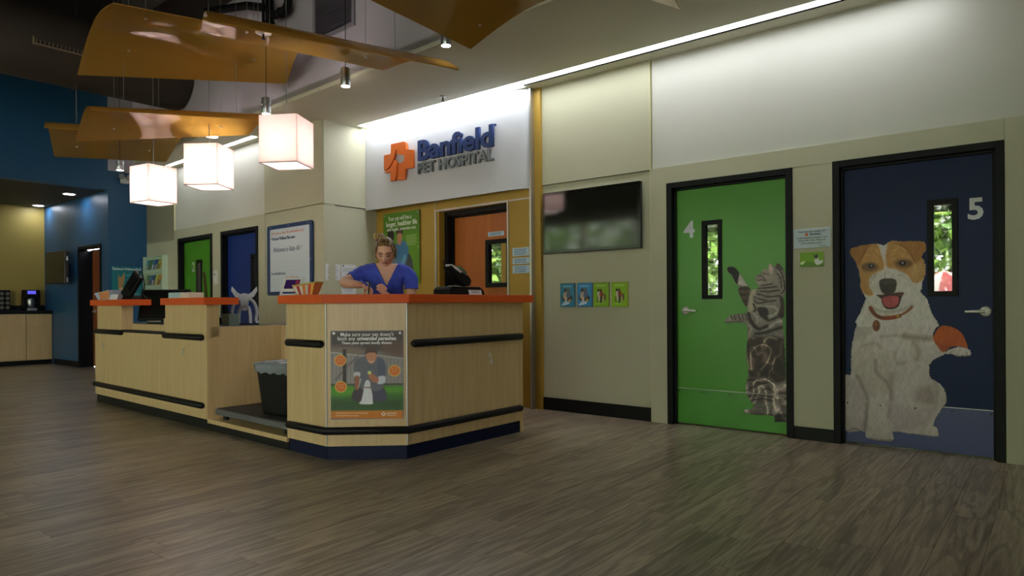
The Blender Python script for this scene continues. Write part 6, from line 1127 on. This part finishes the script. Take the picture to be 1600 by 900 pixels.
wave('largest amber panel at the upper left with a wide curved face', (-5.62, 2.09, 3.40), (-5.08, 3.56, 3.40), (-7.63, 2.50, 3.40), (-6.27, 4.0, 3.40), .18)
wave('long narrow amber panel pointing at the white sign', (-4.45, 2.24, 3.0), (-3.81, 4.03, 3.0), (-5.28, 2.60, 3.25), (-4.78, 4.05, 3.22), .10, skew=.75)
wave('amber panel just above the cube lamps', (-6.90, 2.36, 2.88), (-5.89, 3.73, 2.88), (-8.33, 2.71, 2.88), (-6.65, 3.78, 2.88), .11, skew=.7)
wave('lowest amber panel in front of the blue wall', (-8.73, 2.53, 3.06), (-7.89, 3.81, 3.06), (-10.31, 3.10, 3.06), (-9.53, 4.20, 3.06), .14, skew=.6)
wave('amber panel at the top edge below the soffit', (-3.25, 3.56, 2.9), (-2.9, 2.0, 2.75), (-1.81, 3.92, 2.9), (-1.35, 2.3, 2.75), .25, wires=((.12, .12), (.85, .2), (.12, .8), (.85, .8)))

# ------------------------------------------------------------------ cube pendant lamps
def mat_shade(name, c, w_):
    m = bpy.data.materials.new(name); m.use_nodes = True; n0 = m.node_tree; b1 = n0.nodes['Principled BSDF']; b1.inputs['Base Color'].default_value = lin(c) + (1,); b1.inputs['Roughness'].default_value = .8
    tcn = n0.nodes.new('ShaderNodeTexCoord'); nz = n0.nodes.new('ShaderNodeTexNoise'); nz.inputs['Scale'].default_value = 60; mxn = n0.nodes.new('ShaderNodeMix'); mxn.data_type = 'RGBA'; mxn.inputs['A'].default_value = tuple(v * .94 for v in lin(c)) + (1,); mxn.inputs['B'].default_value = lin(c) + (1,)
    tr = n0.nodes.new('ShaderNodeBsdfTranslucent'); ms = n0.nodes.new('ShaderNodeMixShader'); ms.inputs[0].default_value = w_
    n0.links.new(tcn.outputs['Object'], nz.inputs['Vector']); n0.links.new(nz.outputs['Fac'], mxn.inputs['Factor']); n0.links.new(mxn.outputs['Result'], tr.inputs[0]); n0.links.new(mxn.outputs['Result'], b1.inputs['Base Color'])
    n0.links.new(b1.outputs[0], ms.inputs[1]); n0.links.new(tr.outputs[0], ms.inputs[2]); n0.links.new(ms.outputs[0], n0.nodes['Material Output'].inputs[0]); return m
M_shade = mat_shade('linen_shade', 'f7ebe8', .5); M_diff = mat_shade('opal_diffuser', 'fbf4f0', .7)
def lamp(label, x, y, z, ang):
    t = thing('cube_pendant_lamp', label, 'lamp', (x, y, z), R(ang), 'white cube pendant lamps over the desk'); h = .176
    MB().box(-h, h, -h, -h + .004, 0, .42).box(-h, h, h - .004, h, 0, .42).box(-h, -h + .004, -h + .004, h - .004, 0, .42).box(h - .004, h, -h + .004, h - .004, 0, .42).build('shade', M_shade, t)
    MB().box(-h + .004, h - .004, -h + .004, h - .004, .006, .010).build('diffuser', M_diff, t)
    q = MB().ring([(-h - .001, -h - .001), (h + .001, -h - .001), (h + .001, h + .001), (-h - .001, h + .001)], [(-h + .004, -h + .004), (h - .004, -h + .004), (h - .004, h - .004), (-h + .004, h - .004)], -.003, .003); q.v = [(a, c, b) for a, b, c in q.v]; q.build('lower_rim', M_pgrey, t)
    bl_ = bpy.data.lights.new('bulb', 'POINT'); bl_.energy = LAMP_E; bl_.color = (1, .93, .89); bl_.shadow_soft_size = .05; bo_ = bpy.data.objects.new('bulb', bl_); COL.objects.link(bo_); bo_.parent = t; bo_.location = (0, 0, .20)
    MB().box(-h, h, -.006, .006, .40, .41).box(-.006, .006, -h, h, .40, .41).build('spider', M_pwht, t); MB().lathe([(.02, .40), (.02, .45), (.006, .47)], 12).build('socket', M_steel, t); MB().tube([(0, 0, .46), (0, 0, 4.75 - z)], .004, 8).build('cord', M_wire, t)
lamp('white cube pendant lamp nearest the white sign', -5.393, 3.438, 2.33, 212); lamp('white cube pendant lamp in the middle of the row', -6.808, 3.435, 2.296, 215.5); lamp('white cube pendant lamp nearest the blue wall', -8.166, 3.454, 2.268, 190)

# pendant spotlights, sprinklers
M_spot = mat('spot_lens', 'ffffff', .4, emit=SPOT_E)
def spot(label, x, y, z, h):
    t = thing('pendant_spotlight', label, 'light', (x, y, z), 0, 'silver pendant spotlights')
    MB().lathe([(.040, 0), (.0425, .005), (.0425, h * .42), (.037, h * .44), (.037, h * .52), (.0425, h * .54), (.0425, h - .01), (.03, h)], 20).build('housing', M_steel, t, smooth='auto'); MB().lathe([(0, -.002), (.038, -.001), (.038, .002), (0, .002)], 20).build('lens', M_spot, t)
    top = 4.75 if y < sofy(x) - .02 else 3.26; MB().tube([(0, 0, h), (0, 0, top - z)], .003, 6).build('stem', M_pblk, t)
spot('silver pendant spotlight under the long narrow amber panel', -4.873, 3.695, 3.006, .165); spot('silver pendant spotlight above the nearest cube lamp', -5.808, 3.485, 2.887, .158); spot('silver pendant spotlight beside the corner of the top amber panel', -3.87, 3.94, 3.19, .15); spot('small silver pendant spotlight in front of the grey upper wall at the far left', -8.767, 3.321, 2.714, .12)
def sprinkler(label, loc, r, top):
    t = thing('fire_sprinkler', label, 'sprinkler', loc, 0, 'ceiling fire sprinklers')
    MB().lathe([(r, 0), (r, -.006), (r * .55, -.016), (0, -.016)][::-1], 20).build('escutcheon', M_chrome, t, smooth='auto'); MB().lathe([(.008, -.05), (.008, -.016)], 8).lathe([(.018, -.054), (.018, -.050)], 10).build('head', M_pblk, t)
    if top > loc[2]: MB().tube([(0, 0, 0), (0, 0, top - loc[2])], .012, 8).build('pipe_drop', M_pblk, t)
sprinkler('small fire sprinkler in the soffit in front of the white sign', (-4.989, 5.028, 3.26), .035, 3.26)
sprinkler('fire sprinkler with a round plate poking through the long amber panel', (-4.80, 2.86, 3.205), .06, 4.75)
d_ = thing('recessed_light', 'round recessed light in the soffit seen below the amber panel', 'light', (-8.449, 4.30, 3.26)); MB().lathe([(.09, -.006), (.09, 0)], 20).build('trim_ring', M_pwht, d_); MB().lathe([(.07, -.009), (.07, -.006)], 20).build('lens', M_spot, d_)

# ------------------------------------------------------------------ bulkhead vent, duct, pipes
ba = math.atan2(4.01 - 4.152, -3.952 + 7.135); vg = thing('wall_vent', 'large dark louvred vent in the grey bulkhead', 'vent', (-5.56, sofy(-5.56), 4.06), ba)
MB().frame(-.36, .36, -.31, .31, .04, -.02, 0).build('frame', mat('vent_frame_grey', '8c8690', .6, var=.05, vscale=(9, 9, 9)), vg); BX(-.32, .32, -.006, 0, -.27, .27).build('back_plate', mat('vent_shadow_grey', '3c3843', .8, var=.05, vscale=(9, 9, 9)), vg)
s0 = MB().prism([(-.014, 0), (-.010, 0), (-.002, .018), (-.006, .018)], -.32, .32, 'x').build('slat', mat('vent_slat_grey', '5a5460', .6, var=.05, vscale=(9, 9, 9)), vg); s0.location.z = -.265
for k in range(1, 24):
    o = s0.copy(); COL.objects.link(o); o.location.z = -.265 + k * .0225
M_duct = mat('dark_painted_duct', '3a322b', .75, var=.1, vscale=(2, 2, 2))
du = thing('air_duct', 'large dark round air duct running into the grey bulkhead', 'duct', (-9.15, 1.2, 4.12)); MB().lathe([(.42, -3.0), (.42, 2.95)], 40, (0, 0, 0), 'y').build('tube', M_duct, du, smooth='auto')
for y in (-1.2, .3, 1.8): MB().lathe([(.428, -.03), (.428, .03)], 40, (0, y, 0), 'y').build('seam_band', M_duct, du, smooth='auto')
for v_ in du.children: pass
rg = thing('duct_grille', 'pale grille on the side of the dark round duct', 'vent', (-9.15 + .42 * .96, 2.85, 4.05), R(90)); MB().frame(-.42, .42, -.075, .075, .016, -.012, .03).build('frame', mat('grille_cream', '8a7a62', .6, var=.05, vscale=(9, 9, 9)), rg); BX(-.41, .41, .0, .01, -.065, .065).build('back_plate', M_pblk, rg)
s1 = BX(-.003, .003, -.008, .0, -.06, .06).build('vane', MATS['grille_cream'], rg); s1.location.x = -.385
for k in range(1, 20):
    o = s1.copy(); COL.objects.link(o); o.location.x = -.385 + k * .0405
pi_ = thing('drain_pipe', 'dark pipe with elbows in front of the grey bulkhead', 'pipe', (-6.5, 4.02, 4.2))
MB().tube(smooth_open([(.24, 0, .5), (.24, 0, .12), (.22, 0, .03), (.14, 0, -.01), (.0, 0, 0), (-.12, 0, .02)], 5), .045, 12).build('upper_run', M_pblk, pi_, smooth=True); MB().tube([(-.12, 0, -.35), (-.12, 0, .30)], .045, 12).build('drop', M_pblk, pi_, smooth='auto'); MB().tube([(-.12, 0, .10), (-.5, -.05, .22), (-1.3, -.1, .36)], .045, 12).build('side_run', M_pblk, pi_, smooth='auto')
for p_ in ((.24, 0, .14), (.1, 0, -.008), (-.12, 0, -.06)): MB().ball(p_, .056, n=12, m=8).build('joint', M_pblk, pi_, smooth=True)
# ------------------------------------------------------------------ the woman behind the desk
def skin_mesh(verts, edges, radii, root=0, sub=2):
    me = bpy.data.meshes.new('s'); me.from_pydata(verts, edges, []); o = bpy.data.objects.new('s', me); COL.objects.link(o)
    o.modifiers.new('k', 'SKIN'); sv = me.skin_vertices[0].data
    for i, r in enumerate(radii): sv[i].radius = (r, r) if not isinstance(r, tuple) else r; sv[i].use_root = i == root
    s = o.modifiers.new('u', 'SUBSURF'); s.levels = sub
    m2 = bpy.data.meshes.new_from_object(o.evaluated_get(bpy.context.evaluated_depsgraph_get())); bpy.data.objects.remove(o)
    return m2
PX0 = (-4.27, 3.62, 0); PR = math.atan2(4.27, 3.62)
pw = thing('person', 'woman in blue scrubs with a blonde bun bending over the desk', 'person', PX0, PR)
# skeleton: x to her left (image right), -y towards the viewer
V = [(.01, .10, .90), (.01, .09, 1.02), (.012, .06, 1.14), (.015, .02, 1.26), (.015, .0, 1.34), (.012, -.02, 1.392),   # 0-5 pelvis..neck
     (-.085, .01, 1.335), (-.165, .0, 1.325), (-.255, -.055, 1.285), (-.335, -.13, 1.242), (-.245, -.235, 1.232), (-.165, -.300, 1.222),   # 6-11 right arm
     (.115, .01, 1.335), (.20, .0, 1.318), (.215, -.03, 1.21), (.205, -.06, 1.095), (.12, -.20, 1.085), (.040, -.285, 1.125),   # 12-17 left arm
     (-.09, .10, .86), (-.10, .09, .48), (-.10, .12, .09), (-.10, .02, .05), (.11, .10, .86), (.12, .09, .48), (.12, .12, .09), (.12, .02, .05)]
E_ = [(0, 1), (1, 2), (2, 3), (3, 4), (4, 5), (4, 6), (6, 7), (7, 8), (8, 9), (9, 10), (10, 11), (4, 12), (12, 13), (13, 14), (14, 15), (15, 16), (16, 17), (0, 18), (18, 19), (19, 20), (20, 21), (0, 22), (22, 23), (23, 24), (24, 25)]
RD = [(.15, .12), (.135, .105), (.145, .105), (.15, .10), (.10, .075), .052, .075, .062, .047, .040, .036, .026, .075, .062, .047, .040, .036, .026, .09, .06, .042, .035, .09, .06, .042, .035]
bm = bmesh.new()
def join(me, mtx=None):
    if mtx is not None: me.transform(mtx)
    t_ = bmesh.new(); t_.from_mesh(me); bmesh.ops.remove_doubles(t_, verts=t_.verts, dist=1e-5); bmesh.ops.holes_fill(t_, edges=[e for e in t_.edges if e.is_boundary]); bmesh.ops.recalc_face_normals(t_, faces=t_.faces)
    if t_.calc_volume(signed=True) < 0: bmesh.ops.reverse_faces(t_, faces=t_.faces)
    t_.to_mesh(me); t_.free(); bm.from_mesh(me); bpy.data.meshes.remove(me)
join(skin_mesh(V, E_, RD))
def chain(pts, r): join(skin_mesh(pts, [(i, i + 1) for i in range(len(pts) - 1)], r, 0, 1))
# hands: palm plus five fingers
def hand(wr_, fwd_, side, curl, thumb_side, drop=0):
    wv, fv, sv = Vector(wr_), Vector(fwd_).normalized(), Vector(side).normalized(); nv = fv.cross(sv).normalized() * thumb_side
    pal = wv + fv * .045
    chain([tuple(wv - fv * .01), tuple(wv + fv * .03), tuple(wv + fv * .065)], [(.024, .020), (.034, .017), (.034, .015)])
    for k, (o_, L) in enumerate(((-.027, .070), (-.009, .080), (.010, .076), (.027, .060))):
        b0_ = wv + fv * .070 + sv * o_; a1 = curl * .5; a2 = curl * 1.15; a3 = curl * 1.6
        d = lambda a: fv * math.cos(a) + nv * math.sin(a)
        p1 = b0_ + d(a1) * L * .42; p2 = p1 + d(a2) * L * .33; p3 = p2 + d(a3) * L * .25
        chain([tuple(b0_ - fv * .015), tuple(b0_), tuple(p1), tuple(p2), tuple(p3)], [.010, .0098, .0092, .0085, .007])
    tb0 = wv + fv * .028 - sv * .026; chain([tuple(tb0 + sv * .012), tuple(tb0 + (fv * .3 - sv * .7 + nv * .4) * .03), tuple(tb0 + (fv * .8 - sv * .8 + nv * .9) * .042), tuple(tb0 + (fv * 1.3 - sv * .6 + nv * 1.3) * .05)], [.013, .012, .0105, .008])
hand((-.165, -.300, 1.222), (.75, -.35, -.55), (.15, -.7, .35), .9, 1)
hand((.040, -.285, 1.125), (-.55, -.30, .62), (.35, .2, .75), .45, 1)
# head
HT = Matrix.Translation((.008, -.062, 1.492)) @ Matrix.Rotation(R(-7), 4, 'Z') @ Matrix.Rotation(R(24), 4, 'X')
hb_ = bmesh.new(); bmesh.ops.create_uvsphere(hb_, u_segments=64, v_segments=48, radius=1)
def g(x, z, cx, cz, sx_, sz_): return math.exp(-((x - cx) / sx_) ** 2 - ((z - cz) / sz_) ** 2)
for v_ in hb_.verts:
    x, y, z = v_.co; jaw = 1 - .30 * max(0, -z) ** 1.4
    X, Y, Z = x * .076 * jaw, y * .096 * (1 - .12 * max(0, -z)), z * .116
    if y < 0:
        Y -= .027 * g(X, Z, 0, -.024, .013, .020) * 1.15 + .014 * g(X, Z, 0, .002, .010, .026)      # nose
        Y += .011 * (g(X, Z, .031, .008, .018, .014) + g(X, Z, -.031, .008, .018, .014))               # eye sockets
        Y -= .006 * (g(X, Z, .031, .004, .014, .009) + g(X, Z, -.031, .004, .014, .009))               # lids
        Y -= .006 * g(X, Z, 0, .030, .05, .012)                                                         # brow
        Y -= .010 * g(X, Z, 0, -.060, .022, .009) + .008 * g(X, Z, 0, -.095, .024, .018)               # lips, chin
        Y -= .005 * (g(X, Z, .042, -.025, .02, .02) + g(X, Z, -.042, -.025, .02, .02))
    v_.co = (X, Y, Z)
hm = bpy.data.meshes.new('h'); hb_.to_mesh(hm); hb_.free(); join(hm, HT)
for s_ in (-1, 1):
    e = MB().ball((s_ * .074, .008, -.008), .010, .020, .032, 12, 8); em_ = bpy.data.meshes.new('e'); em_.from_pydata(e.v, [], e.f); join(em_, HT)
chain([(.012, -.01, 1.35), (.010, -.03, 1.40), (.008, -.045, 1.45)], [.050, .047, .048])
raw = bpy.data.meshes.new('raw'); bm.to_mesh(raw); bm.free()
ro = bpy.data.objects.new('raw', raw); COL.objects.link(ro); rmod = ro.modifiers.new('r', 'REMESH'); rmod.mode = 'VOXEL'; rmod.voxel_size = .0045; rmod.use_smooth_shade = True
smo = ro.modifiers.new('s', 'SMOOTH'); smo.factor = .5; smo.iterations = 3
body = bpy.data.meshes.new_from_object(ro.evaluated_get(bpy.context.evaluated_depsgraph_get())); bpy.data.objects.remove(ro); bpy.data.meshes.remove(raw); body.name = 'body'
t_ = bmesh.new(); t_.from_mesh(body); t_.verts.ensure_lookup_table(); seen = set(); best = []
for v0 in t_.verts:
    if v0 in seen: continue
    stack = [v0]; seen.add(v0); isl = [v0]
    while stack:
        for e in stack.pop().link_edges:
            for q in e.verts:
                if q not in seen: seen.add(q); stack.append(q); isl.append(q)
    if len(isl) > len(best): best = isl
bs_ = set(best); bmesh.ops.delete(t_, geom=[v0 for v0 in t_.verts if v0 not in bs_], context='VERTS'); t_.to_mesh(body); t_.free()
nv_ = len(body.vertices); co = np.empty(nv_ * 3, np.float32); body.vertices.foreach_get('co', co); co = co.reshape(-1, 3)
Hi = np.array(HT.inverted()); hc = co @ Hi[:3, :3].T + Hi[:3, 3]; X, Y, Z = hc.T
col_ = np.tile(np.array([226, 176, 148.]), (nv_, 1)); inh = (np.abs(X) < .1) & (np.abs(Z) < .13) & (np.abs(Y) < .14); fr_ = inh & (Y < -.02)
def ink(mask, w_, c):
    w_ = np.where(mask, np.clip(w_, 0, 1), 0)[:, None]; col_[:] = col_ * (1 - w_) + np.array(c, float) * w_
ga = lambda cx, cz, sx_, sz_: np.exp(-((X - cx) / sx_) ** 2 - ((Z - cz) / sz_) ** 2)
for s_ in (-1, 1):
    ink(fr_, ga(s_ * .043, -.028, .02, .018) * .45, (212, 120, 104)); ink(fr_, ga(s_ * .031, .008, .017, .010) * .45, (150, 98, 84))
    ink(fr_, (np.exp(-((Z - (.030 - np.abs(X - s_ * .031) * .18)) / .0038) ** 2) * (np.abs(np.abs(X) - .032) < .02)) * .9, (98, 66, 46)); ink(fr_, (np.exp(-((Z - (.0 + .10 * np.abs(np.abs(X) - .031))) / .003) ** 2) * (np.abs(np.abs(X) - .031) < .015)) * .95, (50, 34, 30))
ink(fr_, ga(0, -.060, .022, .0065) * 1.3, (188, 92, 88)); ink(fr_, np.exp(-((Z + .060) / .0018) ** 2) * (np.abs(X) < .02) * .8, (110, 50, 48)); ink(fr_, ga(0, -.044, .012, .006) * .35, (160, 100, 84))
ink(fr_, (ga(.007, -.042, .004, .003) + ga(-.007, -.042, .004, .003)) * .7, (120, 66, 56))
hands = (co[:, 1] < -.27) & (co[:, 2] < 1.24) & (co[:, 2] > 1.05); ink(hands, np.full(nv_, .45), (222, 142, 120))
c = np.clip(col_ / 255, 0, 1); c = np.where(c <= .04045, c / 12.92, ((c + .055) / 1.055) ** 2.4)
at = body.color_attributes.new('Col', 'FLOAT_COLOR', 'POINT'); at.data.foreach_set('color', np.concatenate([c, np.ones((nv_, 1))], 1).astype(np.float32).ravel())
body.materials.clear(); body.materials.append(mat_vcol('skin', .5, .35))
bo = bpy.data.objects.new('body', body); COL.objects.link(bo); bo.parent = pw
# clothes: cut from the body surface and lifted off it
def garment(name, planes, off, m, keep=None):
    b_ = bmesh.new(); b_.from_mesh(body); b_.normal_update()
    if keep:
        bmesh.ops.delete(b_, geom=[v_ for v_ in b_.verts if not keep(v_.co)], context='VERTS')
    for pco, pno in planes:
        bmesh.ops.bisect_plane(b_, geom=b_.verts[:] + b_.edges[:] + b_.faces[:], plane_co=pco, plane_no=pno, clear_outer=True)
    b_.normal_update()
    for v_ in b_.verts:
        wr2 = .004 * math.sin(v_.co.z * 70 + v_.co.x * 50) * math.sin(v_.co.x * 38 + v_.co.y * 40)
        v_.co += v_.normal * (off + wr2)
    me = bpy.data.meshes.new(name); b_.to_mesh(me); b_.free(); me.materials.clear(); me.materials.append(m)
    me.polygons.foreach_set('use_smooth', [True] * len(me.polygons)); o = bpy.data.objects.new(name, me); COL.objects.link(o); o.parent = pw
    s = o.modifiers.new('t', 'SOLIDIFY'); s.thickness = .003; s.offset = 1; return o
def top_keep(p):
    x, y, z = p
    if z > 1.40 or z < .86: return False
    if (Vector((x, y, z)) - Vector((.010, -.02, 1.385))).length < .068 + .0 * abs(x): return False
    if y < .0 and z > 1.232 and abs(x - .012) < (z - 1.232) * .50: return False          # v neck
    if x < -.135: return (x + .255) * .80 + (y + .055) * .2 + (z - 1.285) * .55 > -.012     # right sleeve
    if x > .13 and z < 1.198: return False if (x > .155 or y < -.10) else True              # left sleeve
    if y < -.135 and z < 1.26: return False
    return True
M_scrub = mat('royal_blue_scrubs', '4054c8', .75, var=.12, vscale=(14, 14, 10), bump=.2, bscale=60)
garment('scrub_top', [], .010, M_scrub, top_keep)
garment('scrub_trousers', [], .012, mat('navy_scrubs', '1c2550', .8, var=.1, vscale=(9, 9, 9)), lambda p: .08 < p[2] < .90)
# hair: pulled back over the crown, with a bun
hr = bmesh.new(); bmesh.ops.create_uvsphere(hr, u_segments=72, v_segments=48, radius=1)
dele = []
for v_ in hr.verts:
    x, y, z = v_.co; hl = .50 - .10 * abs(x) ** 2 if y < 0 else 0
    X_, Y_, Z_ = x * .084, y * .104 + .006, z * .123 + .004
    s_ = .0022 * math.sin(math.atan2(x, z + .2) * 46 + 2 * math.sin(y * 6)); X_ *= 1 + s_ / .08; Z_ *= 1 + s_ / .12
    v_.co = (X_, Y_, Z_)
    front = y < -.05
    if (front and z < .42 + .25 * (-y) - 3.0 * max(0, abs(x) - .62)) or (not front and z < -.05 - .55 * y): dele.append(v_)
bmesh.ops.delete(hr, geom=dele, context='VERTS')
M_hair = bpy.data.materials.new('streaked_hair'); M_hair.use_nodes = True; h0 = M_hair.node_tree; hbs = h0.nodes['Principled BSDF']; tcn = h0.nodes.new('ShaderNodeTexCoord'); mpn = h0.nodes.new('ShaderNodeMapping'); mpn.inputs['Scale'].default_value = (150, 22, 22)
nz = h0.nodes.new('ShaderNodeTexNoise'); nz.inputs['Scale'].default_value = 1; rmp = h0.nodes.new('ShaderNodeValToRGB'); rmp.color_ramp.elements[0].position = .42; rmp.color_ramp.elements[1].position = .66; rmp.color_ramp.elements[0].color = lin('3a2818') + (1,); rmp.color_ramp.elements[1].color = lin('b08c50') + (1,)
for a, b in ((tcn.outputs['Object'], mpn.inputs[0]), (mpn.outputs[0], nz.inputs['Vector']), (nz.outputs['Fac'], rmp.inputs[0]), (rmp.outputs[0], hbs.inputs['Base Color'])): h0.links.new(a, b)
hbs.inputs['Roughness'].default_value = .45
hme = bpy.data.meshes.new('hair'); hr.to_mesh(hme); hr.free(); hme.transform(HT); hme.materials.append(M_hair); hme.polygons.foreach_set('use_smooth', [True] * len(hme.polygons))
ho = bpy.data.objects.new('hair', hme); COL.objects.link(ho); ho.parent = pw; s = ho.modifiers.new('t', 'SOLIDIFY'); s.thickness = .006; s.offset = 0
bun = MB()
for k in range(6):
    a0 = k * 1.05; bun.tube(smooth_open([(-.045 + .034 * math.cos(a0 + t) * (1 - .06 * k), -.005 + .030 * math.sin(a0 + t), 1.628 + .012 * math.sin(2 * t + k) - .004 * k + .004) for t in np.linspace(0, 4.6, 7)], 4), .0135, 8)
bun.ball((-.045, -.005, 1.624), .034, .032, .024, 16, 10)
M_bun = M_hair.copy(); M_bun.name = 'blonde_bun'
for q in M_bun.node_tree.nodes:
    if q.type == 'VALTORGB': q.color_ramp.elements[0].color = lin('6a4c2a') + (1,); q.color_ramp.elements[1].color = lin('d8b878') + (1,)
bun.build('bun', M_bun, ho, smooth=True)
pen = thing('pen', 'black pen held in the right hand of the woman', 'pen', (0, 0, 0)); bpy.context.view_layer.update()
Mw = Matrix.Translation(PX0) @ Matrix.Rotation(PR, 4, 'Z'); hp = Mw @ Vector((-.118, -.375, 1.165)); pen.location = hp
MB().tube([(-.012, .0, -.018), (.018, -.012, .075)], .0048, 10).build('barrel', M_pblk, pen); MB().tube([(-.012, 0, -.018), (-.0145, .001, -.026)], [.0045, .001], 8).build('tip', M_steel, pen)
